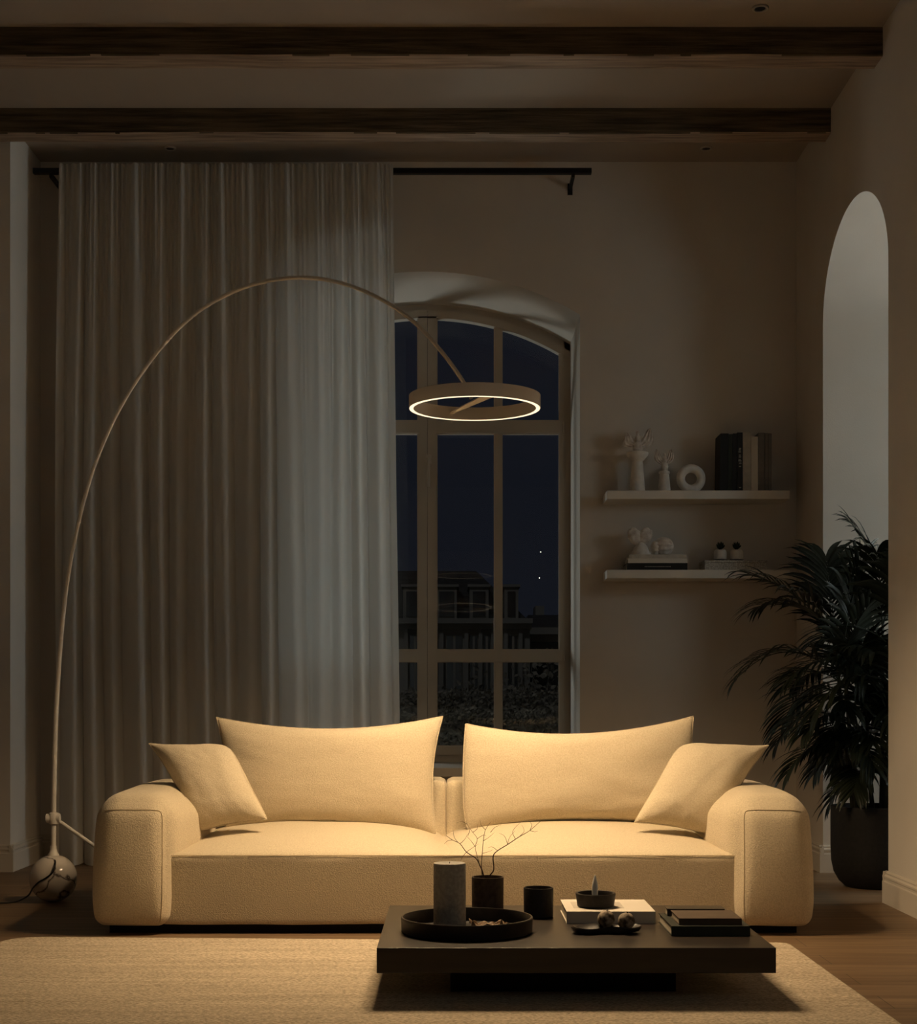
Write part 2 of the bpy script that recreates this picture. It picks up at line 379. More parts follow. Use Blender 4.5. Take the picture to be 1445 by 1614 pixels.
# beams
def beam(d0, d1, label, seed):
    def fn(p):
        q = noise.noise(Vector((p.x*1.3, p.y*6, p.z*6+seed)))*.006+noise.noise(Vector((p.x*7, p.y*14, p.z*14+seed)))*.003
        return p+Vector((0, q if p.z < CEIL-.01 else 0, q if p.z < CEIL-.01 else 0))
    mb = MB(); L = XR-XL
    n = 220; pr = [(d0,CEIL),(d0,3.884),(d0+.006,3.878),(d1-.006,3.878),(d1,3.884),(d1,CEIL)]
    vs = []; fs = []; k = len(pr)
    for i in range(n+1):
        for (y,z) in pr: vs.append(fn(Vector((XL+L*i/n, y, z))))
    for i in range(n):
        for j in range(k): fs.append((i*k+j, i*k+(j+1)%k, (i+1)*k+(j+1)%k, (i+1)*k+j))
    fs.append(tuple(range(k))); fs.append(tuple(reversed(range(n*k, n*k+k))))
    mb.add(vs, fs)
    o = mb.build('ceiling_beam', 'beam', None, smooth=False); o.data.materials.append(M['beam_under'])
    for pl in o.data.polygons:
        if pl.normal.z < -.7: pl.material_index = 1  # bottom faces take the tone with bounce light painted in
    tag(o, label, 'beam', 'oak ceiling beams')
beam(6.99, 7.14, 'dark rough-sawn wooden ceiling beam nearest the viewer, top of the photo', 3)
beam(7.95, 8.08, 'dark rough-sawn wooden ceiling beam nearer the curtain wall, lower of the two', 9)
# downlights
for px, py, r, lb in ((1198,12,.037,'small round recessed downlight in front of the nearer beam'),
                      (268,233,.034,'small round recessed downlight in the ceiling above the curtain'),
                      (1113,233,.034,'small round recessed downlight in the ceiling over the shelf wall')):
    D = (CEIL-CH)*F/(VY-py); p = P(px, py, D)
    t = thing('downlight', lb, 'ceiling light', (p.x, D, CEIL-.006), 'ceiling downlights')
    part(MB().lathe([(r,0.006),(r,.001),(r*.93,-.002),(r*.72,-.002),(r*.66,.004),(r*.66,.0055)], t.location, 32), 'trim_ring', 'downlight', t)
    part(MB().lathe([(r*.62,.0055),(r*.62,.001),(r*.3,0)], t.location, 24), 'lens', 'dark_clay', t)

# ------------------------------------------------------------------ window
win = thing('window_1', None, None, (AC, GL, ZSILL), kind='structure')
SC = GL/F
def wx(px): return (px-VX)*SC
def wz(py): return CH-(py-VY)*SC
XRI = AX; XLE = AC-AHW
def arch_band(mb, xa, xb, o0, o1, ya, yb, n=40):      # band under the arch between offsets o0 and o1
    vs = []; fs = []
    for i in range(n+1):
        x = xa+(xb-xa)*i/n
        for y in (ya, yb): vs += [(x,y,arc_z(x,o0)), (x,y,arc_z(x,o1))]
    for i in range(n):
        a = 4*i; c = a+4
        fs += [(a,c,c+1,a+1), (a+2,a+3,c+3,c+2), (a,a+2,c+2,c), (a+1,c+1,c+3,a+3)]
    fs += [(0,1,3,2), (4*n,4*n+2,4*n+3,4*n+1)]
    mb.add(vs, fs)
fb = MB(); FW = .038
fb.box(XRI-FW, XRI, GL-.01, GL+.08, ZSILL, arc_z(XRI-FW)); fb.box(XLE, XLE+FW, GL-.01, GL+.08, ZSILL, arc_z(XLE+FW))
arch_band(fb, XLE, XRI, -.0, FW, GL-.01, GL+.08); fb.box(XLE, XRI, GL-.01, GL+.08, ZSILL, ZSILL+.045)
part(fb, 'window_frame', 'frame', win, smooth=False)
seam = wx(673.5)
zr = [wz(1176.5), wz(1042.7), wz(1024.8), wz(684), wz(664)]      # pane rows: bottom, top of row 3, bottom/top of row 2, bottom of row 1
def sash(mir):
    X = (lambda x: x) if not mir else (lambda x: 2*seam-x)
    def bx(mb, a, b_, *r):
        a, b_ = sorted((X(a), X(b_))); mb.box(a, b_, *r)
    L0, L1 = seam+.001, wx(688); R0, R1 = wx(881.5), XRI-FW; m0, m1 = wx(779.6), wx(790.4)
    mb = MB(); ya, yb = GL-.028, GL+.04; o1 = FW+.048
    zt = min(arc_z(X(R0),o1), 9)
    bx(mb, L0, L1, ya, yb, ZSILL+.045, arc_z(X(L1),o1)+.01); bx(mb, R0, R1, ya, yb, ZSILL+.045, arc_z(X(R1),o1)+.01)
    bx(mb, L1, R0, ya, yb, ZSILL+.045, zr[0]); bx(mb, L1, R0, ya, yb, zr[1], zr[2]); bx(mb, L1, R0, ya, yb, zr[3], zr[4])
    for za, zb in ((zr[0],zr[1]),(zr[2],zr[3]),(zr[4],arc_z(X(m0),o1)+.004)): bx(mb, m0, m1, ya+.012, yb-.01, za, zb)
    a, b_ = sorted((X(L0), X(R1))); arch_band(mb, a, b_, FW-.002, o1, ya, yb)
    o = part(mb, 'window_sash', 'frame', win, smooth=False)
    # glazing beads
    gb = MB(); e = .006
    for xa, xb in ((L1, m0), (m1, R0)):
        for za, zb in ((zr[0],zr[1]),(zr[2],zr[3])):
            bx(gb, xa, xa+e, GL-.012, GL+.0, za, zb); bx(gb, xb-e, xb, GL-.012, GL, za, zb); bx(gb, xa+e, xb-e, GL-.012, GL, za, za+e); bx(gb, xa+e, xb-e, GL-.012, GL, zb-e, zb)
        bx(gb, xa, xa+e, GL-.012, GL, zr[4], arc_z(X(xa),o1)); bx(gb, xb-e, xb, GL-.012, GL, zr[4], arc_z(X(xb),o1)); bx(gb, xa+e, xb-e, GL-.012, GL, zr[4], zr[4]+e)
    sub(gb, 'glazing_bead', 'trim', o, smooth=False)
    # two sheets of glass per light, each a hair out of true, as old double glazing is
    for xa, xb in ((L1, m0), (m1, R0)):
        for ri, (za, zb) in enumerate(((zr[0],zr[1]),(zr[2],zr[3]),(zr[4],None))):
            g = MB()
            for yy, th in ((GL+.006, .045 if (ri == 1 and xa == L1 and not mir) else .003), (GL+.032, .007)):
                x0, x1 = sorted((X(xa)-(0), X(xb))); n = 12
                lo = za; mid = (za+(zb or 3.1))/2
                def yo(z): return yy+(z-mid)*math.tan(th)*(1 if ri != 1 else 1)
                vs = []; fs = []
                for i in range(n+1):
                    x = x0+(x1-x0)*i/n; hi = zb if zb else arc_z(x, o1)
                    vs += [(x, yo(lo), lo), (x, yo(hi), hi)]
                for i in range(n): fs.append((2*i, 2*i+2, 2*i+3, 2*i+1))
                g.add(vs, fs)
            sub(g, 'window_pane', 'glass', o, smooth=False)
    return o
s1 = sash(False); s2 = sash(True)
hb = MB(); hz0, hz1 = wz(770), wz(718); hx = wx(675)
hb.box(hx-.018, hx+.018, GL-.046, GL-.028, hz1-.06, hz1); hb.tube([(hx, GL-.05, hz1-.03),(hx, GL-.065, hz1-.06),(hx, GL-.065, hz0)], [.009,.009,.013], 10)
part(hb, 'window_handle', 'trim', win, bevel=.002)
hg = MB()
for z in (wz(675), wz(1033)): hg.tube([(XRI-FW-.004, GL-.034, z-.035),(XRI-FW-.004, GL-.034, z+.035)], .006, 10)
part(hg, 'window_hinge', 'trim', win)
part(MB().box(AC-AHW-.05, AX+.05, DB-.06, DB-.001, ZSILL-.05, ZSILL).box(AC-AHW+.001, AX-.001, DB-.001, GL-.01, ZSILL-.03, ZSILL), 'window_sill', 'frame', win, smooth=False, bevel=.004)
# panelling under the sill
mb = MB(); mb.box(AC-AHW-.02, AX+.02, DB-.03, DB, .16, ZSILL-.05)
for z in (.44, .40): mb.box(AC-AHW-.03, AX+.03, DB-.045, DB-.03, z, z+.018)
struct('trim_1', mb, 'frame', smooth=False)

# ------------------------------------------------------------------ curtain and its rail
RD = 8.53
rx0, rx1 = XCOL+.02, (932-VX)*RD/F
zr1 = CH+(1100-266)*RD/F
rail = thing('curtain_rail', 'straight black curtain rail running along the wall under the ceiling', 'curtain rail', (rx0, RD, zr1))
part(MB().box(rx0, rx1, RD-.018, RD+.018, zr1-.03, zr1), 'rail', 'black', rail, bevel=.003)
for bx_ in ((903-VX)*RD/F, (640-VX)*RD/F-.4, rx0+.1):
    part(MB().box(bx_-.009, bx_+.009, RD-.012, DB+.002, zr1-.052, zr1-.03).box(bx_-.014, bx_+.014, DB-.006, DB+.002, zr1-.075, zr1-.01), 'bracket', 'black', rail, smooth=False)
def curtain_pt(u, v):                  # v 0 floor .. 1 top
    zb = .008; ztop = zr1+.010
    z = zb+(ztop-zb)*v
    k = 1-v
    xl = (97-VX)*RD/F + (-.025)*min(1, k*1.6); xr = (620-VX)*RD/F + .048*min(1, k*1.25)
    s = u + .004*math.sin(37*u+1.3)+.003*math.sin(71*u)
    x = xl+(xr-xl)*u
    nz = noise.noise(Vector((u*9.0, v*.6, 2.0)))*1.9
    ph = 2*math.pi*(15.5*s)+nz*1.6
    big = math.sin(ph)+.28*math.sin(2*ph+1.0+2*noise.noise(Vector((u*5,v,7))))
    fine = math.sin(2*math.pi*61*s+2.2*noise.noise(Vector((u*30,1,1))))
    kk = min(1, k*2.2)
    amp = (.012+.030*kk)*(0.75+.6*noise.noise(Vector((u*7, v*.4, 5))))
    y = RD-.052 + big*amp + fine*.010*(1-kk)**1.5 - .02*kk
    x += .016*kk*math.cos(ph)*.8
    z += (1-v)**18*(.006*math.sin(ph*1.0))
    return Vector((x, y, z))
cm = MB().grid(curtain_pt, 900, 46)
cur = tag(cm.build('curtain', 'curtain', None, auto=80), 'tall pale sheer curtain in deep vertical folds drawn over the left of the window', 'curtain')
def hem(u, v):
    p = curtain_pt(u, .022*v); p.y -= .0025; p.z += 0
    return p
sub_h = MB().grid(hem, 900, 3); 
o = sub_h.build('hem', 'curtain', None, origin=cur.location, auto=80); o.parent = cur; o.location = (0,0,0)

# ------------------------------------------------------------------ rug
def fl(x, y): D = CH*F/(y-VY); return ((x-VX)*D/F, D)
A = fl(14,1481.5); Bc = fl(1241.5,1491); E = fl(1410,1613)
dirv = Vector((E[0]-Bc[0], E[1]-Bc[1])).normalized(); Lr = 3.2
Cc = (Bc[0]+dirv.x*Lr, Bc[1]+dirv.y*Lr); Dc = (A[0]+dirv.x*Lr, A[1]+dirv.y*Lr)
def rug_outline(r=.16, n=8):
    pts = [Vector(A), Vector(Bc), Vector(Cc), Vector(Dc)]; out = []
    for i, p in enumerate(pts):
        a = pts[i-1]; c = pts[(i+1)%4]; rr = r if i != 1 else .04
        pa = p+(a-p).normalized()*rr; pc = p+(c-p).normalized()*rr
        for k in range(n+1):
            t = k/n; out.append(pa*(1-t)**2+p*2*t*(1-t)+pc*t*t)
    return out
ol = rug_outline(); mb = MB(); k = len(ol)
cen = sum(ol, Vector((0,0)))/k
rings = [(1.0,0.0),(1.002,.005),(1.0,.012),(.996,.014)]
vs = []
for sc_, z in rings:
    for p in ol: q = cen+(p-cen)*sc_; vs.append((q.x, q.y, z))
fs = []
for j in range(3):
    for i in range(k): fs.append((j*k+i, j*k+(i+1)%k, (j+1)*k+(i+1)%k, (j+1)*k+i))
fs.append(tuple(range(3*k, 4*k))); fs.append(tuple(reversed(range(k))))
mb.add(vs, fs)
rug = tag(mb.build('rug', 'rug', None, smooth=False), 'large beige wool rug lying on the wooden floor before the sofa', 'rug')
RZ = .014

# ------------------------------------------------------------------ sofa
SF = 6.0; SBK = 7.08
sofa = thing('sofa', 'wide cream two-seat sofa with rounded arms on a low black plinth', 'sofa', (0, 6.5, 0))
part(MB().box(-1.36, 1.36, SF+.03, SBK-.05, 0, .035), 'plinth', 'plinth', sofa, smooth=False)
def wrinkle(p, a=.003, s=7): return p+Vector((0, noise.noise(Vector((p.x*s, p.y*2, p.z*s*.4)))*a, noise.noise(Vector((p.x*s*.6, p.y*s*.6, 4)))*a))
mb, mp = rbox((-1.17, SF, .035), (1.17, 7.0, .318), .03, .012, 20, fn=lambda p: wrinkle(p, .006, 6)); base = part(mb, 'seat_base', 'sofa', sofa)
# seam on the front of the base
mb = MB(); mb.tube([(-1.13+2.26*i/80, SF-.0+noise.noise(Vector((i*.1,0,0)))*.001+.001, .309) for i in range(81)], .0016, 6); sub(mb, 'seam', 'seam', base)
for sg in (-1,1):
    x0, x1 = (-1.125, -.012) if sg < 0 else (-.012, 1.125)
    x0 -= 0.03; x1 -= .03
    if sg > 0: x1 += .03
    if sg < 0: x0 += .03
    def dome(u, v, x0=x0, x1=x1):
        a = 2*u-1; a = math.copysign(1-(1-abs(a))**1.6, a); b_ = v; b_ = 1-(1-b_)**1.0
        # v: 0 front .. 1 back
        bb = b_**1.5
        hx_ = max(0, 1-abs(a)**2.6)**.62
        hy_ = max(0, 1-(1-bb)**2.2)**.62
        hh = .104*hx_*hy_*(1-.1*bb)
        z = .306+hh+noise.noise(Vector((a*2.2, bb*3, x0)))*.004*hx_*hy_
        return Vector(((x0+x1)/2+a*(x1-x0)/2*(1+.012*hx_*0), SF+.004+bb*.86, z))
    mb = MB().grid(dome, 70, 50)
    # skirt to close the cushion underneath
    part(mb, 'seat_cushion', 'sofa', sofa, auto=60)
# arms
for sg in (-1,1):
    xa, xb = (1.105, 1.422); lo = (xa, SF-.05, .033); hi = (xb, SBK-.01, .555)
    if sg < 0: lo, hi = (-xb, lo[1], lo[2]), (-xa, hi[1], hi[2])
    def armf(p, sg=sg):
        t = (p.z-.03)/.52
        out = sg*(p.x-sg*1.25)                                   # >0 on the outer side
        f = 1-.10*max(0, (.25-t)/.25)**2
        x = sg*1.25+(p.x-sg*1.25)*f
        x += sg*(-.012)*max(0, out/.2)*max(0,(t-.45)/.55)**1.6    # outer shoulder falls away
        z = p.z - .008*max(0, min(1, (6.5-p.y)/.55))**2*max(0,(t-.3)/.7) 
        inn = max(0, -out/.145)
        x -= sg*.055*inn*min(1, max(0, (p.y-5.97)/.3))*min(1, max(0, (t-.3)/.3))*(1-.5*max(0, (t-.8)/.2))
        y = p.y + .045*max(0, (t-.1))**2*max(0, (6.4-p.y)/.5)
        q = Vector((x, y, z))
        return q+Vector((noise.noise(q*3)*.005, noise.noise(q*4)*.003, noise.noise(q*3.3)*.004))
    mb, mp = rbox(lo, hi, .105, .045, 30, puff=(.010,.022,.010), fn=armf)
    arm = part(mb, 'arm', 'sofa', sofa, auto=70)
    sb = MB(); pts = []
    zt = .80; xi = .84
    for i in range(25): pts.append((sg*-xi*1.0, -1, -.97+(zt-.1+.97)*i/24))
    for i in range(1,9):
        a = math.pi/2*i/8; pts.append((sg*(-xi+.1*(1-math.cos(a))), -1, zt-.1+.1*math.sin(a)))
    for i in range(1,25): pts.append((sg*(-xi+.1+(2*xi-.10)*i/24), -1, zt))
    sb.tube([mp(q)+Vector((0,-.0015,0)) for q in pts], .0016, 6)
    sub(sb, 'seam', 'seam', arm)
# back, two upholstered sections meeting in the middle
for x0, x1 in ((-1.3, -.031), (-.032, 1.3)):
    mb, mp = rbox((x0, 6.76, .04), (x1, SBK, .565), .03, .02, 16, puff=(0,.012,.006))
    part(mb, 'backrest', 'sofa', sofa, auto=70)

# ------------------------------------------------------------------ cushions
def pillow(name, cs, thick, label, cat, group, conc=(.05,.05,.05,.05), rnd=(0,0,0,0), seed=0, nrm=None, n=56, wr=.006, bot_flat=0):
    """cs: corners TL, TR, BR, BL (3D); conc: how far top,right,bottom,left edges pull in (fraction); rnd: corner rounding"""
    TL, TR, BR, BL = [Vector(c) for c in cs]
    nn = ((TR-TL).cross(BL-TL)).normalized()
    if nn.y > 0: nn = -nn                # towards the viewer
    c0 = (TL+TR+BR+BL)/4
    def surf(a, b_, side):
        # a -1..1 left-right, b -1..1 bottom-top
        u, v = a, b_
        p = TL*((1-u)*(1+v)/4)+TR*((1+u)*(1+v)/4)+BR*((1+u)*(1-v)/4)+BL*((1-u)*(1-v)/4)
        ct = (1-u*u); cr = (1-v*v)
        p += (BL-TL)*.5*conc[0]*ct*max(0,v)**3*2 + (TL-BL)*.5*conc[2]*ct*max(0,-v)**3*2
        p += (TL-TR)*.5*conc[1]*cr*max(0,u)**3*2 + (TR-TL)*.5*conc[3]*cr*max(0,-u)**3*2
        for (su, sv, r) in ((-1,1,rnd[0]),(1,1,rnd[1]),(1,-1,rnd[2]),(-1,-1,rnd[3])):
            w_ = max(0, su*u)*max(0, sv*v)
            p = p+(c0-p)*r*w_**4
        prof = (max(0,1-abs(u)**2.6)*max(0,1-abs(v)**2.6))**.55
        wq = noise.noise(Vector((u*2.2+seed, v*2.2, side)))*wr*2.2 + noise.noise(Vector((u*5+seed, v*6, side*3)))*wr*.8
        edge = (1-prof)
        rad = noise.noise(Vector((math.atan2(v,u)*5+seed, 3, side)))*wr*1.6*edge*prof*2
        return p+nn*side*(thick/2*prof+(wq+rad)*min(1, prof*1.5))
    mb = MB()
    def cz(t): t = 2*t-1; return math.copysign(1-(1-abs(t))**1.45, t)
    mb.grid(lambda s,t: surf(cz(s), cz(t), 1), n, n)
    mb.grid(lambda s,t: surf(cz(s), cz(t), -1), n, n)
    W = n+1; N2 = W*W
    m = {}
    for j in range(W):
        for i in range(W):
            if i in (0,n) or j in (0,n): m[N2+j*W+i] = j*W+i
    mb.f = [tuple(m.get(i,i) for i in f) for f in mb.f]
    used = sorted({i for f in mb.f for i in f}); ren = {o_:k_ for k_,o_ in enumerate(used)}
    mb.v = [mb.v[i] for i in used]; mb.f = [tuple(ren[i] for i in f) for f in mb.f]
    o = mb.build(name, 'pillow', None, auto=80); tag(o, label, cat, group)
    # piping along the edge
    pts = [surf(-1+2*i/40, 1, 1) for i in range(40)]+[surf(1, 1-2*i/40, 1) for i in range(40)]+[surf(1-2*i/40, -1, 1) for i in range(40)]+[surf(-1, -1+2*i/40, 1) for i in range(41)]
    pb = MB().tube(pts, .0035, 6); q = pb.build('piping', 'pillow', None, origin=o.location); q.parent = o; q.location = (0,0,0)
    return o
g1 = 'long back cushions'
pillow('back_cushion', (P(341,1131,6.68), P(698,1129,6.68), P(690,1315,6.60), P(352,1308,6.60)), .17,
       'long cream back cushion at the left of the sofa, before the curtain', 'cushion', g1, conc=(.11,.035,.07,.03), rnd=(0,0,.02,.03), seed=1, wr=.0025)
pillow('back_cushion', (P(734,1141,6.68), P(1093,1129,6.68), P(1100,1306,6.60), P(733,1313,6.60)), .17,
       'long cream back cushion at the right of the sofa, below the uncovered window', 'cushion', g1, conc=(.13,.02,.10,-.01), rnd=(0,0,.02,.03), seed=5, wr=.0025)
g2 = 'square throw pillows'
pillow('throw_pillow', (P(235,1172,6.50), P(362,1170,6.50), P(424,1294,6.28), P(300,1318,6.28)), .17,
       'square cream throw pillow leaning on the sofa arm beside the marble ball lamp', 'pillow', g2, conc=(.03,.02,.05,.10), rnd=(0,.13,.04,.17), seed=9, wr=.0025)
pillow('throw_pillow', (P(1070,1168,6.50), P(1211,1175,6.50), P(1138,1322,6.28), P(998,1297,6.28)), .17,
       'square cream throw pillow leaning on the sofa arm beside the palm', 'pillow', g2, conc=(.03,.09,.05,.02), rnd=(.13,0,.15,.02), seed=13, wr=.0025)

# ------------------------------------------------------------------ arc floor lamp
LB = Vector((-1.824, 6.95, 0)); RC = P(748, 634, 5.85)
lamp = thing('arc_floor_lamp', 'tall pale arc floor lamp with marble ball base and glowing ring over the table', 'floor lamp', LB)
BR_ = .107
part(MB().sphere((LB.x, LB.y, BR_), BR_, 64, 40), 'ball_base', 'marble', lamp)
pd = Vector((RC.x-LB.x, RC.y-LB.y)).normalized(); pn = Vector((-pd.y, pd.x))
def on_plane(x, y):                   # ray through the photo pixel met with the vertical plane of the arc
    d = Vector(((x-VX)/F, 1, -(y-VY)/F)); 
    t = (LB.x*pn.x+LB.y*pn.y)/(d.x*pn.x+d.y*pn.y)
    return Vector((d.x*t, d.y*t, CH+d.z*t))
apx = [(84.5,1349),(84.5,1290),(86,1200),(88.5,1120),(95,1020),(104,930),(118,848),(141,757),(170,681),(207,612),(255,546),(310,492),(385,452),(465,437),(535,445),(598,470),(650,505),(695,553),(731,603),(743,628)]
ap = [on_plane(*q) for q in apx]
def catmull(ps, n=8):
    out = []
    for i in range(len(ps)-1):
        p0 = ps[max(i-1,0)]; p1 = ps[i]; p2 = ps[i+1]; p3 = ps[min(i+2,len(ps)-1)]
        for k in range(n):
            t = k/n; out.append(.5*((2*p1)+(p2-p0)*t+(2*p0-5*p1+4*p2-p3)*t*t+(3*p1-p0-3*p2+p3)*t**3))
    out.append(ps[-1]); return out
def smooth_pts(ps, it=3):
    for _ in range(it): ps = [ps[0]]+[(ps[i-1]+2*ps[i]+ps[i+1])/4 for i in range(1,len(ps)-1)]+[ps[-1]]
    return ps
cp = smooth_pts(catmull(ap, 10), 12)
rad = []
for p in cp:
    t = min(1, max(0, (p.z-.3)/2)); rad.append(.0115-.0035*t)
part(MB().tube(cp, rad, 16), 'arc_stem', 'lamp', lamp)
zt = BR_*2
part(MB().lathe([(.026,-.012),(.026,.004),(.018,.016),(.0145,.03),(.0145,.045)], (LB.x, LB.y, zt-.004), 24), 'ball_collar', 'lamp', lamp)
jz = P(85,1290,6.95).z
j = part(MB().lathe([(.012,-.028),(.022,-.024),(.026,-.008),(.026,.008),(.022,.024),(.012,.028)], (LB.x+.002, LB.y, jz), 24).tube([(LB.x-.03, LB.y-.002, jz),(LB.x+.03, LB.y-.002, jz+.003)], .021, 16), 'joint', 'lamp', lamp)
ft = Vector((-1.47, 7.42, .014))
part(MB().tube([(LB.x+.012, LB.y+.006, jz-.004), ft], .0088, 12), 'brace', 'lamp', lamp)
part(MB().lathe([(.035,0),(.035,.008),(.012,.014)], (ft.x, ft.y, 0), 24), 'foot', 'lamp', lamp)
# ring
R1, R0_, RH = .252, .234, .050
tilt = .0
def ringpt(r, a, z):
    p = Vector((r*math.cos(a), r*math.sin(a), z)); p = Matrix.Rotation(tilt, 3, 'X') @ p
    return RC+p
def ring_mesh(prof, n=128):
    vs = []; fs = []; k = len(prof)
    for i in range(n):
        a = 2*math.pi*i/n
        for r, z in prof: vs.append(ringpt(r, a, z))
    for i in range(n):
        for q in range(k): fs.append((i*k+q, i*k+(q+1)%k, ((i+1)%n)*k+(q+1)%k, ((i+1)%n)*k+q))
    return MB().add(vs, fs)
rg = part(ring_mesh([(R1,-RH/2),(R1+.0005,-RH/2+.001),(R1+.0005,RH/2-.001),(R1-.001,RH/2),(R0_+.001,RH/2),(R0_,RH/2-.001),(R0_,-RH/2+.001),(R0_+.0015,-RH/2),(R0_+.0015,-RH/2+.003),(R1-.0015,-RH/2+.003),(R1-.0015,-RH/2)]), 'ring_shade', 'lamp', lamp)
mb = ring_mesh([(R0_+.0018,-RH/2-.001),(R1-.0018,-RH/2-.001),(R1-.0018,-RH/2+.002),(R0_+.0018,-RH/2+.002)])
led = sub(mb, 'led_strip', 'led', rg, smooth=False)
# the light chips sitting in the strip, shining down
for i in range(18):
    a = 2*math.pi*(i+.5)/18; sp = bpy.data.lights.new('led_chip', 'SPOT'); sp.energy = CHIP_W; sp.color = CHIP_COL
    sp.spot_size = math.radians(CHIP_CONE); sp.spot_blend = 1.0; sp.shadow_soft_size = .012
    so = bpy.data.objects.new('led_chip', sp); C.objects.link(so); so.parent = lamp; so.location = ringpt((R1+R0_)/2, a, -RH/2-.006)-LB
# cross strap over the diameter
aa = math.radians(-68)
p1 = ringpt(R0_+.004, aa, 0); p0 = ringpt(R0_+.004, aa+math.pi, 0)
mb = MB(); dirc = (p1-p0).normalized(); side = dirc.cross(Vector((0,0,1))).normalized(); nseg = 20; vs = []; fs = []
for i in range(nseg+1):
    t = i/nseg; p = p0.lerp(p1, t); hw = .008+.020*t
    for sx, sz in ((-1,.002),(1,.002),(1,-.002),(-1,-.002)): vs.append(p+side*hw*sx+Vector((0,0,sz)))
for i in range(nseg):
    for q in range(4): fs.append((i*4+q, i*4+(q+1)%4, (i+1)*4+(q+1)%4, (i+1)*4+q))
fs += [(0,1,2,3), (nseg*4+3,nseg*4+2,nseg*4+1,nseg*4)]
mb.add(vs, fs); part(mb, 'cross_strap', 'lamp', lamp, smooth=False)
# cable
cb = [P(86,1352,6.925),P(87,1362,6.865),P(83,1375,6.84),P(72,1384,6.84),P(60,1391,6.85),P(51,1401,6.862),P(46,1410,6.87),P(36,1417,6.89)]+[(x, y, .005) for x, y in ((-1.99,6.89),(-2.08,6.86),(-2.3,6.84),(-2.8,6.9),(-3.38,7.0))]
part(MB().tube(smooth_pts(catmull([Vector(c) for c in cb], 8), 3), .0036, 8), 'cable', 'cable', lamp)

# ------------------------------------------------------------------ coffee table
TZ = .183
def tb(x, y): D = (CH-TZ)*F/(y-VY); return Vector(((x-VX)*D/F, D, TZ))
tf = tb(593.5,1494); tr = tb(1223,1494); tbk = tb(613,1427)
tx0, tx1, ty0, ty1 = tf.x, tr.x, tf.y, tbk.y
TT = 40*ty0/F
table = thing('coffee_table', 'low square black wooden coffee table on a recessed base on the rug', 'table', ((tx0+tx1)/2, (ty0+ty1)/2, RZ))
part(MB().box(tx0, tx1, ty0, ty1, TZ-TT, TZ), 'table_top', 'dark_wood', table, bevel=.002, smooth=False)
part(MB().box(tx0+.22, tx1-.27, ty0+.20, ty1-.2, RZ, TZ-TT), 'table_base', 'plinth', table, smooth=False)
# tray
tc = Vector((.044, 4.87, TZ))
tray = thing('tray', 'round black rimmed tray at the left of the coffee table', 'tray', tc)
part(MB().lathe([(.205,0),(.209,.003),(.211,.046),(.209,.049),(.205,.049),(.203,.046),(.201,.008),(.198,.006),(.1,.006),(.001,.006)], tc, 96), 'tray_body', 'tray', tray)
# pale cylinder
cc = Vector((-.011, 4.85, TZ+.007))
t = thing('pillar_candle', 'tall pale grey cylinder pillar candle standing in the black tray', 'candle', cc)
part(MB().lathe([(.050,0),(.0515,.003),(.0515,.210),(.050,.214),(.046,.215),(.02,.213),(.001,.2128)], cc, 64), 'wax_body', 'stone', t)
part(MB().tube([(cc.x,cc.y,cc.z+.2125),(cc.x+.0006,cc.y,cc.z+.218)], .0011, 6), 'wick', 'twig', t)
# dried leaf in tray
def crumple(c, sx, sy, h, seed, n=26):
    def g(u, v):
        a = 2*u-1; b_ = 2*v-1
        rr = 1-.25*noise.noise(Vector((math.atan2(b_,a)*2, seed, 0)))
        x = a*math.sqrt(1-b_*b_/2)*sx*rr; y = b_*math.sqrt(1-a*a/2)*sy*rr
        z = h*(.35+.5*abs(noise.noise(Vector((a*2.2, b_*2.2, seed))))*2)*(.5+.5*(a*a+b_*b_)/1.2)
        return Vector((c[0]+x, c[1]+y, c[2]+z))
    mb = MB().grid(g, n, n); nn = len(mb.v); off = [p-Vector((0,0,.0015)) for p in mb.v]
    fs2 = [tuple(nn+i for i in reversed(f)) for f in mb.f]; W = n+1
    bd = [i for i in range(n)]+[i*W+n for i in range(n)]+[n*W+n-i for i in range(n)]+[(n-i)*W for i in range(n)]
    rim = [(bd[i], bd[(i+1)%len(bd)], nn+bd[(i+1)%len(bd)], nn+bd[i]) for i in range(len(bd))]
    mb.v += off; mb.f += fs2+rim
    return mb
lf = thing('dried_leaf', 'curled brown dried leaf lying in the black tray beside the pale cylinder', 'leaf', (.125, 4.80, TZ+.007))
part(crumple((.115, 4.84, TZ+.010), .065, .045, .035, 3.3), 'leaf_blade', mat('dry_leaf', (.16,.10,.055), .6, (.42,.30,.19), 30), lf, smooth=False)
part(MB().tube([(.05,4.83,TZ+.02),(.035,4.80,TZ+.012),(.075,4.76,TZ+.011)], [.0015,.0025,.002], 6), 'leaf_stalk', 'twig', lf)
wd = thing('coaster', 'thin round wooden coaster in the left of the black tray', 'coaster', (-.105, 4.86, TZ+.007))
part(MB().lathe([(.038,0),(.040,.002),(.040,.009),(.038,.011),(.001,.011)], (-.105,4.86,TZ+.007), 40), 'disc', 'brown_clay', wd)
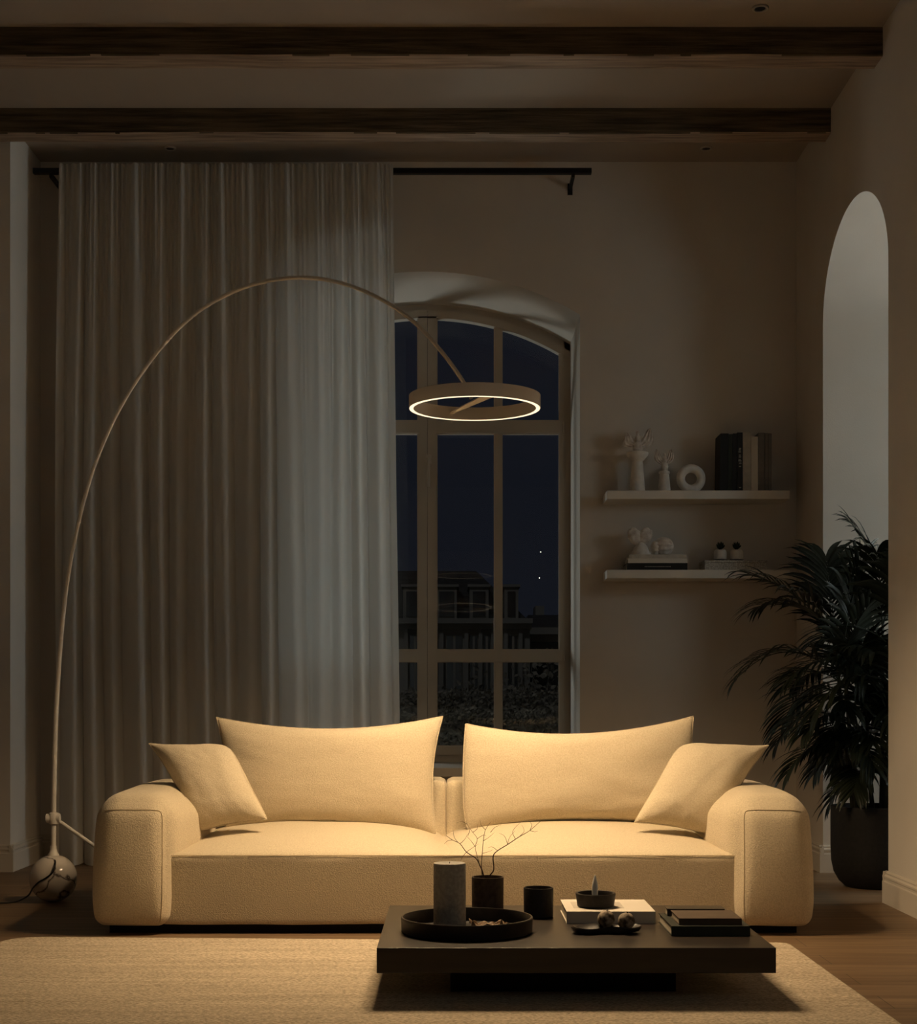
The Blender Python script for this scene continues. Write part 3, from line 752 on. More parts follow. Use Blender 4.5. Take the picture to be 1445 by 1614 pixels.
# vase with twigs
vc = Vector(((768.5-VX)*5.27/F, 5.27, TZ)); vh = .128
vase = thing('vase', 'brown clay cylinder vase behind the black tray', 'vase', vc)
part(MB().lathe([(.052,0),(.0545,.003),(.0555,vh-.003),(.0545,vh),(.0505,vh),(.0495,vh-.004),(.048,.01),(.001,.01)], vc, 64), 'vase_body', 'brown_clay', vase)
br = thing('dry_branches', 'bare forked dry branches standing in the brown vase', 'branches', vc+Vector((0,0,.012)))
def brp(x, y, d=5.27): return P(x, y, d)
def branch(pts, r0, d=None, name='twig'):
    ps = [brp(x, y, 5.27+dd) for x, y, dd in pts]; ps = catmull(ps, 4)
    rs = [r0*(1-.75*i/(len(ps)-1)) for i in range(len(ps))]
    part(MB().tube(ps, rs, 6), name, 'twig', br)
branch([(771,1428,.02),(762,1380,.0),(757,1366,0),(750,1353,-.01),(735,1343,-.02),(725,1330,-.02),(713,1324,0),(703,1317,.01)], .0026, name='branch')
branch([(764,1428,.0),(770,1385,0),(778,1371,.0),(777,1350,.01),(784,1341,.02),(800,1331,.03),(818,1319,.03),(835,1309,.04),(853,1293,.05)], .0030, name='branch')
branch([(766,1425,-.02),(759,1372,0),(760,1345,.01),(762,1322,.0),(765,1308,-.02),(773,1296,-.03)], .0018, name='branch')
branch([(757,1366,0),(752,1350,.03),(749,1335,.05),(752,1322,.05),(745,1312,.06),(736,1299,.06),(733,1286,.06)], .0013, name='branch')
rnd = random.Random(5)
tw = [((735,1343),(728,1352),(726,1358)),((735,1343),(745,1336),(754,1330)),((725,1330),(733,1322),(737,1314)),((723,1329),(716,1320),(714,1308)),
      ((762,1325),(770,1320),(779,1312)),((765,1308),(758,1300),(756,1290)),((784,1341),(776,1335),(769,1336)),((800,1331),(795,1318),(786,1313)),
      ((800,1331),(803,1320),(812,1309)),((812,1322),(808,1310),(820,1296)),((818,1319),(826,1310),(822,1300)),((835,1309),(842,1311),(848,1310)),
      ((760,1345),(768,1343),(778,1339)),((752,1322),(762,1316),(766,1318)),((749,1335),(742,1325),(735,1318)),((736,1299),(728,1295),(720,1297)),
      ((745,1312),(752,1306),(752,1298)),((835,1309),(838,1300),(833,1293)),((773,1312),(780,1304),(790,1300)),((713,1324),(706,1325),(700,1330)),((737,1318),(740,1308),(733,1304))]
for a_, b2, c_ in tw:
    dd = rnd.uniform(-.02,.03); branch([(*a_,dd*.3),(*b2,dd*.7),(*c_,dd)], .0010)
# dark cup
cu = Vector(((848.5-VX)*5.2/F, 5.2, TZ)); ch_ = .100
t = thing('candle_cup', 'black round cup in the middle of the coffee table', 'cup', cu)
part(MB().lathe([(.047,0),(.050,.003),(.051,ch_-.002),(.050,ch_),(.047,ch_),(.046,ch_-.003),(.045,.008),(.001,.008)], cu, 64), 'cup_body', 'dark_clay', t)
part(MB().lathe([(.0452,.009),(.0458,ch_-.016),(.001,ch_-.016)], cu, 40), 'wax', 'brown_clay', t)

def book(name, label, x0, x1, y0, y1, z0, z1, cover, group, spine='front', board=.0022, pages='paper', rot=0, cat='book'):
    """closed book lying flat, spine along the front (towards the viewer) or on the left"""
    cx, cy = (x0+x1)/2, (y0+y1)/2
    t = thing(name, label, cat, (cx, cy, z0), group); 
    c = MB(); c.box(x0, x1, y0, y1, z0, z0+board).box(x0, x1, y0, y1, z1-board, z1)
    e = .004
    if spine == 'front': c.box(x0, x1, y0, y0+.003, z0+board, z1-board); pg = (x0+e, x1-e, y0+.003, y1-e)
    else: c.box(x0, x0+.003, y0, y1, z0+board, z1-board); pg = (x0+.003, x1-e, y0+e, y1-e)
    part(c, 'cover', cover, t, smooth=False, bevel=0)
    part(MB().box(*pg, z0+board, z1-board), 'pages', pages, t, smooth=False)
    if rot: t.rotation_euler.z = rot
    return t
gt = 'books on the coffee table'
x0 = P(893,1438,5.04).x; x1 = P(1033,1438,5.04).x
WZ = TZ+.040
wbk = book('book', 'thick white book on the table with a dark candle dish on top', x0, x1, 5.04, 5.34, TZ, WZ, 'white_cover', gt, spine='front')
wc = ((x0+x1)/2, 5.19, TZ)
part(MB().box(x0+.03, x0+.2, 5.12, 5.27, WZ, WZ+.0004), 'cover_print', 'pale_cover', wbk, smooth=False)
# dark dish with flame candle
dc = Vector(((938.5-VX)*5.16/F, 5.16, WZ+.0006))
t = thing('candle_dish', 'dark round candle dish on the white book with a milky flame-shaped tip', 'candle', dc)
part(MB().lathe([(.056,0),(.062,.003),(.068,.044),(.066,.047),(.060,.046),(.058,.040),(.056,.014),(.001,.013)], dc, 56), 'dish', 'dark_clay', t)
fz = .013
part(MB().lathe([(.009,fz),(.0095,.03),(.0105,.052),(.0105,.066),(.0085,.082),(.005,.096),(.0015,.106),(.0004,.108)], dc+Vector((-.002,0,0)), 24), 'flame_tip', 'flame', t)
# stack of dark books
bx0 = P(1058,1477,4.775).x; bx1 = P(1182,1477,4.775).x; zb1 = TZ+.031
book('book', 'dark green book at the bottom of the stack on the table corner', bx0, bx1, 4.775, 5.07, TZ, zb1, 'green_cover', gt, spine='front')
tx_0 = P(1070,1460,4.80).x; tx_1 = P(1169,1460,4.80).x; zb2 = zb1+.021
book('book', 'brown covered book on top of the dark green book at the table corner', tx_0, tx_1, 4.80, 4.985, zb1, zb2, 'brown_cover', gt, spine='front')
book('book', 'thin dark book at the back of the stack, behind the brown covered book', tx_0-.01, tx_1-.02, 4.992, 5.065, zb1, zb2+.003, 'dark_wood', gt, spine='front')
# carved dish with two balls
dz = TZ
def slab(u, v):
    return None
sd = thing('stone_dish', 'long dark irregular shallow dish in front of the white book', 'dish', (P(952,1470,4.84).x, 4.84, TZ))
c = Vector((P(952,1470,4.84).x, 4.84, TZ)); mb = MB()
def dish_prof(a):
    base = 1+.10*math.sin(2*a+.6)+.07*math.sin(3*a+2)+.05*math.sin(5*a)
    return base
vs = []; fs = []; n = 48
prof = [(.72,0),(.93,.006),(1.0,.018),(.97,.022),(.86,.018),(.6,.011),(.02,.010)]
for r, z in prof:
    for k in range(n):
        a = 2*math.pi*k/n; q = dish_prof(a)*r; pinch = 1-.32*math.exp(-((math.cos(a))/.35)**2)
        vs.append(c+Vector((.106*q*math.cos(a), .052*q*pinch*math.sin(a), z+.003*math.sin(4*a)*(z>.01))))
for jx in range(len(prof)-1):
    for k in range(n): fs.append((jx*n+k, jx*n+(k+1)%n, (jx+1)*n+(k+1)%n, (jx+1)*n+k))
fs += [tuple(reversed(range(n))), tuple(range((len(prof)-1)*n, len(prof)*n))]
mb.add(vs, fs); part(mb, 'dish_body', 'tray', sd)
for (px, py, lb, s_) in ((955,1446.5,'brown and cream mottled ball in the dark dish, left of the pair',1),(987,1455,'brown and cream mottled ball in the dark dish, right of the pair',7)):
    D_ = 4.86 if s_ == 1 else 4.83
    p = P(px, py, D_); r = 13.5*D_/F
    zc = TZ+.0115+r if s_ > 1 else TZ+.0125+r
    p.z = max(p.z, zc)
    if s_ == 1: p.z = zc; p.y = 4.87; p.x = (px-VX)*4.87/F
    else: p.z = zc
    t = thing('decorative_ball', lb, 'ball', (p.x, p.y, p.z-r), 'mottled balls in the dish')
    part(MB().sphere(p, r, 32, 20, fn=lambda d, s_=s_: 1+.05*noise.noise(d*3+Vector((s_,0,0)))), 'ball_body', 'moss', t)
    part(MB().tube([p+Vector((.002,-.004,r*.97)), p+Vector((.004,-.006,r*1.12))], .0016, 6), 'stub', 'twig', t)

# ------------------------------------------------------------------ wall shelves
SFD = 8.50
def sx(px, D=SFD): return (px-VX)*D/F
def sz(py, D=SFD): return CH-(py-VY)*D/F
z1 = sz(773); z2 = sz(898); th = 13.5*SFD/F
for z, lb in ((z1, 'upper white floating shelf on the right of the back wall'), (z2, 'lower white floating shelf on the right of the back wall')):
    t = thing('wall_shelf', lb, 'shelf', (sx(1100), DB, z), 'white floating shelves')
    part(MB().box(sx(956.5), sx(1244.5), SFD, DB, z-th, z), 'board', 'shelf', t, bevel=.003, smooth=False)
OD = 8.60; K_ = OD/F
def ox(px): return (px-VX)*K_
def pxm(n_): return n_*K_
# --- winged figurines (tall and small)
def wing(mb, root, tip, w, n=14, side=1, bulge=.006):
    root = Vector(root); tip = Vector(tip); d = tip-root; nrm = Vector((-d.z, 0, d.x)).normalized()*side
    def g(u, v, s):
        ww = w*(math.sin(math.pi*min(1, v*1.02))**.6)*(1-.35*v)
        e = (u-.5)*2
        p = root+d*v+nrm*(e*ww*.5+ww*.25*math.sin(math.pi*v))
        sc_ = .0025*math.sin(u*22)
        return p+Vector((0, s*(bulge*(1-e*e)+.001)+sc_, 0))
    mb.grid(lambda u,v: g(u,v,1), n, n); mb.grid(lambda u,v: g(u,v,-1), n, n)
def figurine(cx, zbase, Ht, prof, wl, wr_, body, label, wingw, dd=8.62):
    t = thing('winged_figurine', label, 'figurine', (cx, dd, zbase), 'pale winged figurines')
    part(MB().lathe(prof, (cx, dd, zbase), 36), 'pedestal', 'ceramic', t)
    bz, bh, brd = body
    mb = MB()
    mb.sphere((cx+.002, dd, zbase+bz+bh*.30), (brd, brd*.8, bh*.34), 20, 14, fn=lambda d: 1+.22*noise.noise(d*3.5))
    mb.sphere((cx+.003, dd, zbase+bz+bh*.68), (brd*.62, brd*.55, bh*.28), 20, 14, fn=lambda d: 1+.18*noise.noise(d*4+Vector((3,0,0))))
    mb.sphere((cx+.001, dd-.004, zbase+bz+bh*1.02), (brd*.40, brd*.40, bh*.13), 18, 12)
    part(mb, 'torso', 'ceramic_w', t)
    for (a, tp) in (wl, wr_):
        mb = MB(); wing(mb, (cx+a[0], dd+.004, zbase+a[1]), (cx+tp[0], dd+.006, zbase+tp[1]), wingw, side=(1 if tp[0] < 0 else -1))
        part(mb, 'wing', 'ceramic_w', t)
k = K_
figurine(ox(1005), z1, .36, [(12.5*k,0),(12.3*k,2*k),(9.0*k,46*k),(8.2*k,50*k),(12*k,54*k),(17*k,60*k),(17.5*k,64*k),(15.5*k,65*k),(9*k,61*k),(.5*k,61*k)],
         ((-4*k,74*k),(-17*k,96*k)), ((4*k,72*k),(21*k,103*k)), (60*k, 34*k, 7.5*k), 'taller pale winged figurine on a flared pedestal, upper shelf', 24*k)
figurine(ox(1047.5), z1, .25, [(10.5*k,0),(10.3*k,2*k),(7.3*k,30*k),(8.6*k,31*k),(8.6*k,34*k),(7.5*k,35*k),(.5*k,35*k)],
         ((-2*k,45*k),(-13*k,70*k)), ((3*k,46*k),(11.5*k,70*k)), (34*k, 26*k, 5.5*k), 'smaller pale winged figurine beside the ring ornament, upper shelf', 15*k)
# ring ornament
t = thing('ring_ornament', 'round pale ceramic ring ornament standing on the upper shelf', 'ornament', (ox(1089.5), 8.62, z1))
mb = MB(); Rm, rm = 16.2*k, 6.8*k
def tor(u, v):
    a = 2*math.pi*u; b_ = 2*math.pi*v
    r = Rm+rm*math.cos(b_); return Vector((ox(1089.5)+r*math.cos(a), 8.62+rm*1.15*math.sin(b_), z1+Rm+rm+r*math.sin(a)))
vs = []; fs = []; nu, nv = 64, 20
for i in range(nu):
    for j_ in range(nv): vs.append(tor(i/nu, j_/nv))
for i in range(nu):
    for j_ in range(nv): fs.append((i*nv+j_, ((i+1)%nu)*nv+j_, ((i+1)%nu)*nv+(j_+1)%nv, i*nv+(j_+1)%nv))
part(mb.add(vs, fs), 'ring_body', 'ceramic', t)
# upright books
gb_ = 'upright books on the upper shelf'
def upright(px0, px1, h, cover, label, lean=0, depth=.17, mark=None, pages='paper', px0t=None):
    x0, x1 = ox(px0), ox(px1); H = h*k; th_ = x1-x0
    t = thing('book', label, 'book', (x1 if lean else (x0+x1)/2, 8.56, z1), gb_)
    bx = t.location.x; sh = lambda z: lean*(z-z1)
    def lb(mb, xa, xb, ya, yb, za, zb):
        vs = [(x+sh(z), y, z) for x in (xa,xb) for y in (ya,yb) for z in (za,zb)]
        mb.add(vs, [(0,1,3,2),(4,6,7,5),(0,4,5,1),(2,3,7,6),(0,2,6,4),(1,5,7,3)])
    c_ = MB(); bd = .0018
    lb(c_, x0, x0+bd, 8.545, 8.545+depth, z1, z1+H); lb(c_, x1-bd, x1, 8.545, 8.545+depth, z1, z1+H); lb(c_, x0+bd, x1-bd, 8.545, 8.548, z1, z1+H)
    part(c_, 'cover', cover, t, smooth=False, bevel=0)
    p_ = MB(); lb(p_, x0+bd, x1-bd, 8.548, 8.545+depth-.004, z1+.003, z1+H-.003); part(p_, 'pages', pages, t, smooth=False)
    if mark:
        rr = random.Random(int(px0))
        for (za, zb, n_) in mark:
            mk = MB()
            for q in range(n_):
                zz = z1+(za+(zb-za)*(q+rr.random()*.6)/n_)*k; hh = (zb-za)/n_*.45*k
                xa = x0+th_*rr.uniform(.2,.35); xb = x0+th_*rr.uniform(.6,.8)
                lb(mk, xa, xb, 8.5443, 8.545, zz, zz+hh)
            part(mk, 'spine_print', 'print', t, smooth=False)
    return t
upright(1131.5, 1144, 91, 'black_cover', 'leaning black book at the left end of the upright row', lean=.015)
upright(1144.3, 1150.5, 90, 'grey_cover', 'thin dark grey book between two black ones, leaning in the upright row', lean=.015, pages='black_cover').children[0].data.materials[0] = M['green_cover']
upright(1151, 1157.4, 91, 'black_cover', 'plain black upright book just left of the one with pale spine print', lean=.015)
upright(1159, 1167.3, 92.5, 'black_cover', 'black upright book with pale print down its spine', mark=((38,70,9),(4,7,1)))
upright(1167.6, 1180.3, 92.5, 'pale_cover', 'tall pale upright book in the middle of the row')
upright(1180.6, 1191.3, 86, 'white_cover', 'shorter pale upright book right of the tall pale one')
upright(1192, 1201.5, 92, 'grey_cover', 'grey upright book right of the two pale books')
upright(1202.2, 1207.3, 91.5, 'grey_cover', 'thin grey upright book, second from the right end of the row')
upright(1207.8, 1212.8, 91, 'grey_cover', 'thin grey upright book at the right end of the row')
# lower shelf
def flat_book(px0, px1, zb, n_, cover, label, print_=False, d0=8.53, depth=.19):
    z0_, z1_ = zb*k+z2, (zb+n_)*k+z2
    t = book('book', label, ox(px0), ox(px1), d0, d0+depth, z0_, z1_, cover, 'stacked books on the lower shelf')
    if print_:
        mk = MB(); rr = random.Random(2); x = ox(1013.5)
        while x < ox(1053.5):
            wv = rr.uniform(.5,1.6)*k; mk.box(x, x+wv, d0-.0006, d0, (z0_+z1_)/2-.5*k, (z0_+z1_)/2+.5*k); x += wv+.45*k
        part(mk, 'spine_print', 'print', t, smooth=False)
    return t
flat_book(985.8, 1080.3, 0, 11.2, 'black_cover', 'black book with pale spine lettering at the bottom of the lower shelf stack', True)
flat_book(987.5, 1080, 11.3, 7, 'white_cover', 'white book lying directly on the black book, lower shelf')
flat_book(989, 1079, 18.4, 6.2, 'pale_cover', 'pale speckled book topmost of the lower shelf stack')
zt3 = z2+24.7*k
t = thing('lobed_sculpture', 'pale stone sculpture of two lobes on a rounded foot, lower shelf', 'sculpture', (ox(1009), 8.62, zt3))
part(MB().lathe([(16.5*k,0),(15.8*k,4*k),(11*k,13*k),(5*k,20*k),(3*k,22.5*k),(.3*k,23*k)], (ox(1011), 8.62, zt3), 32), 'foot', 'ceramic', t)
for sg in (-1,1):
    c_ = (ox(1009)+sg*8*k, 8.62, zt3+31*k)
    mb = MB().sphere((0,0,0), (10.5*k, 6*k, 14*k), 26, 18, fn=lambda d, sg=sg: 1+.16*noise.noise(d*3+Vector((sg*4,0,0))))
    R_ = Matrix.Rotation(sg*.5, 3, 'Y'); mb.v = [R_ @ p+Vector(c_) for p in mb.v]
    part(mb, 'lobe', 'ceramic_w', t)
t = thing('shell_ornament', 'ribbed pale shell-like ball resting beside the lobed sculpture, lower shelf', 'ornament', (ox(1046), 8.60, zt3))
rs_ = 14.2*k
def rib(d):
    a = math.atan2(d.z, d.y); return 1+.06*math.sin(a*11)*(1-abs(d.x)**2)
part(MB().sphere((ox(1045.5), 8.61, zt3+rs_*1.02), (rs_*1.15, rs_, rs_), 66, 30, fn=rib), 'shell_body', 'ceramic_w', t)
part(MB().sphere((ox(1033), 8.60, zt3+rs_*.85), (rs_*.5, rs_*.7, rs_*.75), 30, 18, fn=lambda d: 1+.08*math.sin(9*math.atan2(d.z,d.y))), 'shell_whorl', 'ceramic', t)
t = thing('stone_box', 'low speckled pale box under the two small pots, lower shelf', 'box', (ox(1156), 8.63, z2))
part(MB().box(ox(1107.5), ox(1205), 8.53, 8.71, z2, z2+12*k), 'box_body', 'granite', t, smooth=False, bevel=.002)
part(MB().box(ox(1107), ox(1205.5), 8.527, 8.713, z2+12.2*k, z2+15.6*k), 'lid', 'granite', t, smooth=False, bevel=.002)
zl = z2+15.7*k
for px, lb in ((1135.5,'small pale pot with dark succulent, left one on the speckled box'),(1161,'small pale pot with dark succulent, right one on the speckled box')):
    t = thing('succulent_pot', lb, 'potted plant', (ox(px), 8.61, zl), 'small potted succulents')
    o_ = (ox(px), 8.61, zl)
    part(MB().lathe([(10.5*k,0),(11*k,.5*k),(11*k,2.4*k),(.3*k,2.4*k)], o_, 32), 'saucer', 'black', t)
    part(MB().lathe([(9*k,2.4*k),(9.9*k,3.5*k),(10*k,14*k),(8.6*k,17.6*k),(7.6*k,18*k),(7*k,15*k),(.3*k,15*k)], o_, 36), 'pot', 'ceramic', t)
    part(MB().lathe([(7*k,14.5*k),(6.8*k,17.5*k),(2.4*k,18.6*k),(2*k,21*k),(.3*k,21*k)], o_, 24), 'soil', 'soil', t)
    mb = MB(); rr = random.Random(int(px))
    for q in range(16):
        a = q*2.4; el = 1.35-.055*q; ln = (11-.15*q)*k
        d = Vector((math.cos(a)*math.cos(el), math.sin(a)*math.cos(el), math.sin(el))); p0 = Vector(o_)+Vector((0,0,19.5*k))
        mb.tube([p0, p0+d*ln*.4, p0+d*ln*.75, p0+d*ln+Vector((0,0,ln*.12))], [.8*k, 1.7*k, 1.5*k, .15*k], 7)
    part(mb, 'leaf_rosette', 'succ', t)

# ------------------------------------------------------------------ potted palm
PC = Vector(((1376-VX)*7.5/F, 7.5, 0))
palm = thing('potted_palm', 'tall bushy dark green palm in a black rounded planter in the arched opening', 'potted plant', PC)
PR = .205; PH = .40
pt = part(MB().lathe([(.125,0),(.135,.004),(.165,.03),(.190,.075),(.202,.13),(PR,.2),(PR,PH-.004),(PR-.004,PH),(PR-.014,PH),(PR-.018,PH-.005),(PR-.018,PH-.05),(.001,PH-.05)], PC, 72), 'planter', 'pot', palm)
part(MB().lathe([(PR-.019,PH-.052),(PR-.02,PH-.035),(.1,PH-.028),(.001,PH-.025)], PC, 40), 'soil', 'soil', palm, smooth=False)
rp = random.Random(21)
canes = []
for i in range(7):
    a = i*2.4+.4; r = .035+.085*rp.random()
    b0 = PC+Vector((math.cos(a)*r, math.sin(a)*r, PH-.04)); hgt = [.92,.74,1.02,.58,.84,.42,.98][i]
    tp = b0+Vector((math.cos(a)*r*.9-.03, math.sin(a)*r*.7, hgt))
    mid = b0.lerp(tp,.5)+Vector((rp.uniform(-.015,.015), rp.uniform(-.015,.015), 0))
    ps = catmull([b0, mid, tp], 10); canes.append(ps)
    part(MB().tube(ps, [.0125-.005*q/(len(ps)-1) for q in range(len(ps))], 10), 'cane', 'stalk', palm)
def frond(p0, az, el, L, droop, nl=15, llen=.27, rn=rp):
    """pinnate leaf: arching midrib with paired narrow blades"""
    mb = MB(); ps = []; d = Vector((math.cos(az)*math.cos(el), math.sin(az)*math.cos(el), math.sin(el))); p = Vector(p0); n = 16
    for i in range(n+1):
        ps.append(p.copy()); p = p+d*(L/n); d = (d+Vector((0,0,-droop/n))).normalized()
    lim = lambda q: Vector((q.x, min(max(q.y, 6.55), DB-.04), q.z)) if q.x < XR-.03 else Vector((q.x, min(max(q.y, DN+.03), DF-.03), q.z))
    def lim(q):
        x, y = q.x, q.y
        if x > XR-.04: y = min(max(y, DN+.03), DF-.03)
        return Vector((x, min(y, DB-.04), q.z))
    ps = [lim(q) for q in ps]
    mb.tube(ps, [.0038*(1-.8*i/n)+.0006 for i in range(n+1)], 5)
    for i in range(nl):
        t = .26+.74*i/(nl-1); f = t*n; i0 = min(int(f), n-1); q = ps[i0].lerp(ps[i0+1], f-i0)
        tan = (ps[i0+1]-ps[i0]).normalized(); sd_ = tan.cross(Vector((0,0,1)))
        if sd_.length < .05: sd_ = Vector((math.sin(az), -math.cos(az), 0))
        sd_.normalize(); upv = sd_.cross(tan).normalized()
        for s_ in (-1,1):
            ll = llen*(.55+.6*math.sin(math.pi*min(1,(t*.85+.08))))*rn.uniform(.85,1.15); fwd = .55+.75*t
            dd = (sd_*s_*(1-.35*t)+tan*fwd+upv*.20+Vector((rn.uniform(-.12,.12),)*3)).normalized()
            wd = .0118*rn.uniform(.8,1.25); m_ = 6; vs = []; g = 1.1+rn.uniform(-.2,.6); pp = q.copy(); de = dd.copy()
            wn = de.cross(upv).normalized()
            for j_ in range(m_+1):
                tt = j_/m_; w_ = wd*(math.sin(math.pi*min(1,tt*.93+.07))**.8 if tt < 1 else .02)*(1-.25*tt)
                cup = upv*(.25*w_)
                vs += [lim(pp-wn*w_+cup), lim(pp), lim(pp+wn*w_+cup)]
                pp = pp+de*(ll/m_); de = (de+Vector((0,0,-g/m_*(.5+tt)))).normalized()
            fs = []
            for j_ in range(m_): a = 3*j_; fs += [(a,a+1,a+4,a+3),(a+1,a+2,a+5,a+4)]
            mb.add(vs, fs)
    return part(mb, 'frond', 'leaf', palm, auto=80)
cnt = 0
for ci, ps in enumerate(canes):
    n = len(ps)
    for q in range(9):
        t = .42+.58*q/8; p0 = ps[min(n-1, int(t*(n-1)))]
        az = ci*1.3+q*2.39+rp.uniform(-.3,.3)
        ex = 1.0+rp.uniform(-.1,.1)
        el = .35+.95*(q/8)**1.3+rp.uniform(-.12,.12)
        L = rp.uniform(.46,.66)
        left = math.cos(az)
        if left < -.2: L *= .96
        elif left > .2: L *= .75
        if abs(math.sin(az)) > .8: L *= .8
        if el > 1.05 and p0.z > 1.25: L *= .72
        if p0.z < .95: L *= .68
        frond(p0, az, el, L, rp.uniform(1.3,2.1) if el < 1 else rp.uniform(.7,1.2), llen=.25 if p0.z > .9 else .19)

# ------------------------------------------------------------------ unseen globes added for the cool hall and room light
for hp, hr, hm, lb in ((Vector((3.5, 6.6, 2.25)), .30, 'hall_fill', 'unseen cool white globe added as the light close beyond the arch'),
                   (Vector((6.2, 7.70, 1.5)), .35, 'hall_fill2', 'unseen cool white globe added far down the hall to light the column and curtain'),
                   (Vector((1.50, 1.5, 2.0)), .25, 'room_fill', 'unseen cool white globe added as fill light by the right wall behind the viewer')):
    t = thing('fill_globe', lb, 'ceiling light', hp, 'added fill globes')
    part(MB().sphere(hp, hr, 40, 24), 'globe', hm, t)
    part(MB().tube([hp+Vector((0,0,hr)), (hp.x, hp.y, CEIL)], .004, 8), 'cord', 'cable', t)
    part(MB().lathe([(.05,0),(.05,.02)], (hp.x, hp.y, CEIL-.02), 24), 'ceiling_rose', 'black', t)

# ------------------------------------------------------------------ outside
GZ = -.55
tag(MB().box(-40, 40, DB+.8, 90, GZ-.2, GZ).build('lawn', 'lawn', None, smooth=False), kind='structure')
gp = Vector((-1.08, 10.75, 1.55))
t = thing('curtain_backlight', 'unseen cool white globe on a post, added outside to backlight the curtain', 'lamp', (gp.x, gp.y, GZ))  # added, hidden by the curtain, to make it glow from behind
part(MB().sphere(gp, .3, 40, 24), 'globe', 'curtain_fill', t)
part(MB().tube([(gp.x, gp.y, GZ), (gp.x, gp.y, gp.z-.31)], .03, 16), 'post', 'black', t)
part(MB().lathe([(.09,0),(.05,.03)], (gp.x, gp.y, gp.z-.33), 24), 'fitter', 'black', t)
def leafy(name, c, size, n, ls, label, cat, seed, m='hedge', fill=True, kind=None):
    rr = random.Random(seed); mb = MB()
    if fill:
        mb2, _ = rbox((c[0]-size[0]/2+.1, c[1]-size[1]/2+.1, c[2]), (c[0]+size[0]/2-.1, c[1]+size[1]/2-.1, c[2]+size[2]-.08), .15, .05, 10); mb.v += mb2.v; mb.f += mb2.f
    for _ in range(n):
        face = rr.random(); x = c[0]+rr.uniform(-.5,.5)*size[0]; z = c[2]+rr.random()*size[2]; y = c[1]-size[1]/2+rr.uniform(0,.14)
        if face < .35: y = c[1]+rr.uniform(-.5,.5)*size[1]; z = c[2]+size[2]-rr.uniform(-.05,.12)
        z += .05*noise.noise(Vector((x*3, y, seed)))
        d = Vector((rr.gauss(0,1), rr.gauss(0,1), rr.gauss(0,1))).normalized(); e = d.orthogonal().normalized()
        l = ls*rr.uniform(.6,1.3); p = Vector((x,y,z))
        mb.add([p, p+d*l*.5+e*l*.28, p+d*l, p+d*l*.5-e*l*.28], [(0,1,2,3)])
    o = mb.build(name, m, None, smooth=False); tag(o, label, cat, kind=kind); return o
leafy('hedge', (0,18.3,GZ), (9,1.0,.98+.55-.02), 20000, .065, 'farther clipped garden hedge outside the window, behind the nearer one', 'hedge', 1)
leafy('hedge', (0,14.6,GZ), (8,.9,.80+.55-.04), 20000, .05, 'nearer clipped garden hedge outside the window', 'hedge', 2)
rr = random.Random(8)
sh = thing('shrub', 'twiggy leafy shrub outside behind the hedge, at the right window pane', 'shrub', (1.35, 20.9, GZ))
mb = MB(); lv = MB()
for q in range(46):
    a = rr.uniform(0, 2*math.pi); p = Vector((1.35+.1*math.cos(a), 20.9+.1*math.sin(a), GZ)); d = Vector((math.cos(a)*rr.uniform(.2,.9), math.sin(a)*rr.uniform(.2,.9), rr.uniform(.8,1.5))).normalized(); ps = [p.copy()]
    for s_ in range(9):
        p = p+d*.27*rr.uniform(.7,1.1); d = (d+Vector((rr.gauss(0,.22), rr.gauss(0,.22), rr.gauss(-.08,.15)))).normalized(); ps.append(p.copy())
        if s_ > 2:
            for _ in range(7):
                e = Vector((rr.gauss(0,1), rr.gauss(0,1), rr.gauss(0,1))).normalized(); f = e.orthogonal(); l = .10*rr.uniform(.6,1.2); b0 = p+Vector((rr.gauss(0,.09),)*1+(rr.gauss(0,.09), rr.gauss(0,.09)))
                lv.add([b0, b0+e*l*.5+f*l*.3, b0+e*l, b0+e*l*.5-f*l*.3], [(0,1,2,3)])
    mb.tube(ps, [.018*(1-.85*i/9) for i in range(10)], 5)
part(mb, 'branches', mat('grey_bark', (.13,.115,.09), .9), sh); part(lv, 'foliage', 'hedge', sh, smooth=False)
# neighbouring houses
HD = 27.0; kh = HD/F
def hx(px): return (px-VX)*kh
def hz(py): return CH-(py-VY)*kh
hs = thing('neighbour_house', 'pale classical house with dark mansard roof across the garden at night', 'house', (hx(720), HD, GZ))
part(MB().box(hx(420), hx(835), HD, HD+7, GZ, hz(992)), 'wall', 'stucco', hs, smooth=False)
part(MB().box(hx(418), hx(838), HD-.35, HD+7.2, hz(984), hz(976)).box(hx(419), hx(837), HD-.15, HD+7.1, hz(992), hz(984)), 'cornice', 'stucco', hs, smooth=False)
rf = MB(); zz0, zz1, zz2 = hz(976), hz(905), hz(888)
vs = [(hx(422),HD+.1,zz0),(hx(832),HD+.1,zz0),(hx(832),HD+6.8,zz0),(hx(422),HD+6.8,zz0),(hx(440),HD+1.6,zz2),(hx(752),HD+1.6,zz2),(hx(752),HD+5.6,zz2),(hx(440),HD+5.6,zz2)]
rf.add(vs, [(0,1,5,4),(1,2,6,5),(2,3,7,6),(3,0,4,7),(4,5,6,7),(3,2,1,0)])
part(rf, 'mansard_roof', 'slate', hs, smooth=False)
for a_, b2 in ((560,585),(640,662),(692,715),(745,765),(800,812)):
    dm = part(MB().box(hx(a_-5), hx(b2+5), HD+.05, HD+1.2, zz0, hz(925)).box(hx(a_-8), hx(b2+8), HD-.02, HD+1.3, hz(925), hz(921)), 'dormer', 'stucco', hs, smooth=False)
    sub(MB().box(hx(a_), hx(b2), HD+.02, HD+.06, zz0+.05, hz(932)), 'dormer_window', 'dark_glass', dm, smooth=False)
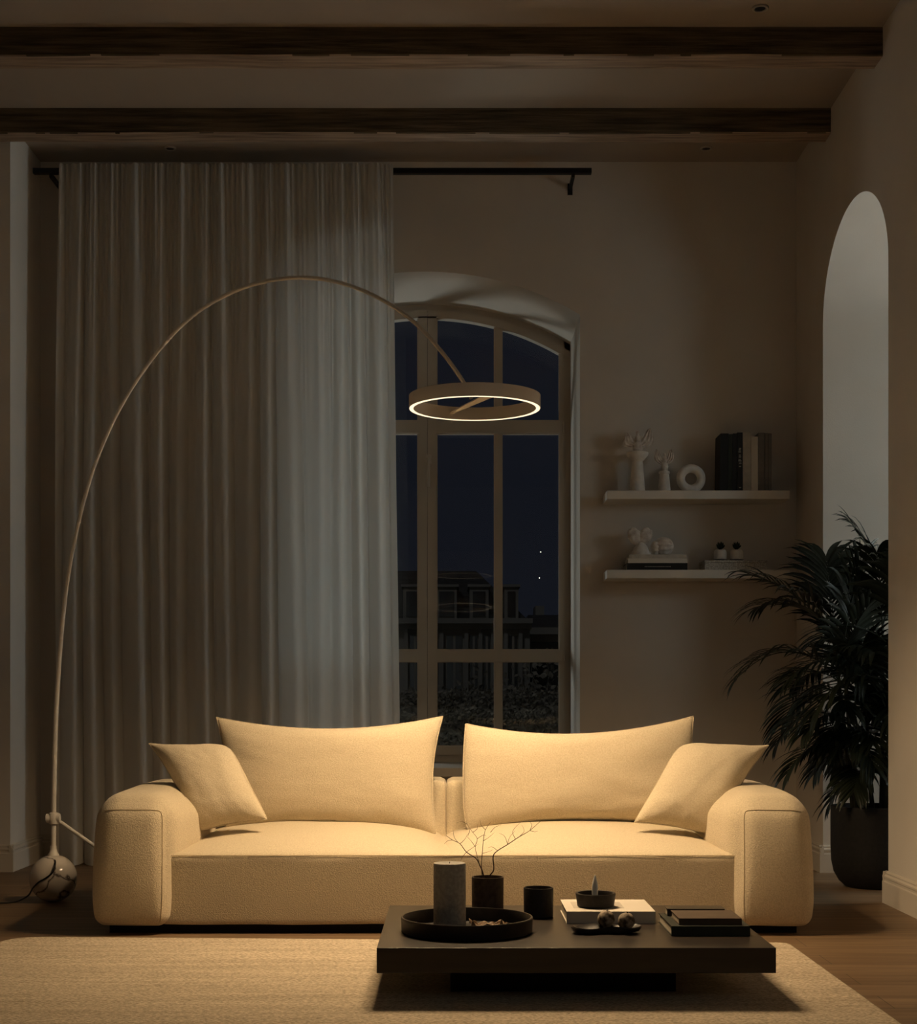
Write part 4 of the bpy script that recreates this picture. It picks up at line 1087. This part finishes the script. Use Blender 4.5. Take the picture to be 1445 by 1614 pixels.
for a_ in (640, 668, 696, 735, 757, 777, 797, 820):
    part(MB().box(hx(a_-3), hx(a_+3), HD-.12, HD, GZ, hz(992)), 'pilaster', 'stucco', hs, smooth=False)
for a_, b2 in ((646,662),(674,690),(704,728),(741,752),(762,772),(782,792),(802,815)):
    wn = part(MB().box(hx(a_), hx(b2), HD-.03, HD, hz(1120), hz(1002)), 'house_window', 'dark_glass', hs, smooth=False)
    g = MB(); xm = (hx(a_)+hx(b2))/2; g.box(xm-.02, xm+.02, HD-.05, HD-.03, hz(1120), hz(1002)); g.box(hx(a_), hx(b2), HD-.05, HD-.03, hz(1040)-.02, hz(1040)+.02)
    sub(g, 'glazing_bar', 'stucco', wn, smooth=False)
h2 = thing('neighbour_house', 'lower house wing with a flat dark roof right of the mansard house', 'house', (hx(870), HD+3, GZ))
part(MB().box(hx(840), hx(1050), HD+3, HD+9, GZ, hz(980)), 'wall', 'stucco', h2, smooth=False)
part(MB().box(hx(838), hx(1055), HD+2.6, HD+9.2, hz(990), hz(978)), 'cornice', 'stucco', h2, smooth=False)
vs = [(hx(838),HD+2.7,hz(978)),(hx(1055),HD+2.7,hz(978)),(hx(1055),HD+9,hz(978)),(hx(838),HD+9,hz(978)),(hx(850),HD+4,hz(950)),(hx(1050),HD+4,hz(950)),(hx(1050),HD+8,hz(950)),(hx(850),HD+8,hz(950))]
part(MB().add(vs, [(0,1,5,4),(1,2,6,5),(2,3,7,6),(3,0,4,7),(4,5,6,7),(3,2,1,0)]), 'roof', 'slate', h2, smooth=False)
part(MB().box(hx(868), hx(884), HD+5, HD+6, hz(950), hz(928)), 'chimney', 'stucco', h2, smooth=False)
part(MB().box(hx(842), hx(905), HD+2.95, HD+3, hz(1080), hz(1002)), 'house_window', 'dark_glass', h2, smooth=False)
for px, py, lb in ((852,870,'tiny bright point of light in the night sky, higher of two'),(850,911,'tiny bright point of light in the night sky, lower of two')):
    p = P(px, py, 80); tag(MB().sphere(p, .028, 12, 8).build('star', 'star', None), lb, 'star', 'points of light in the night sky')
# faint moonlight on the garden and the houses; the building keeps it out of the room
ml = bpy.data.lights.new('moonlight', 'SUN'); ml.energy = .16; ml.color = (.85,.92,1); ml.angle = .02
mo = bpy.data.objects.new('moonlight', ml); C.objects.link(mo); mo.location = (-6, 2, 12)
mo.rotation_euler = Vector((.35, 1, -.72)).to_track_quat('-Z', 'Y').to_euler()
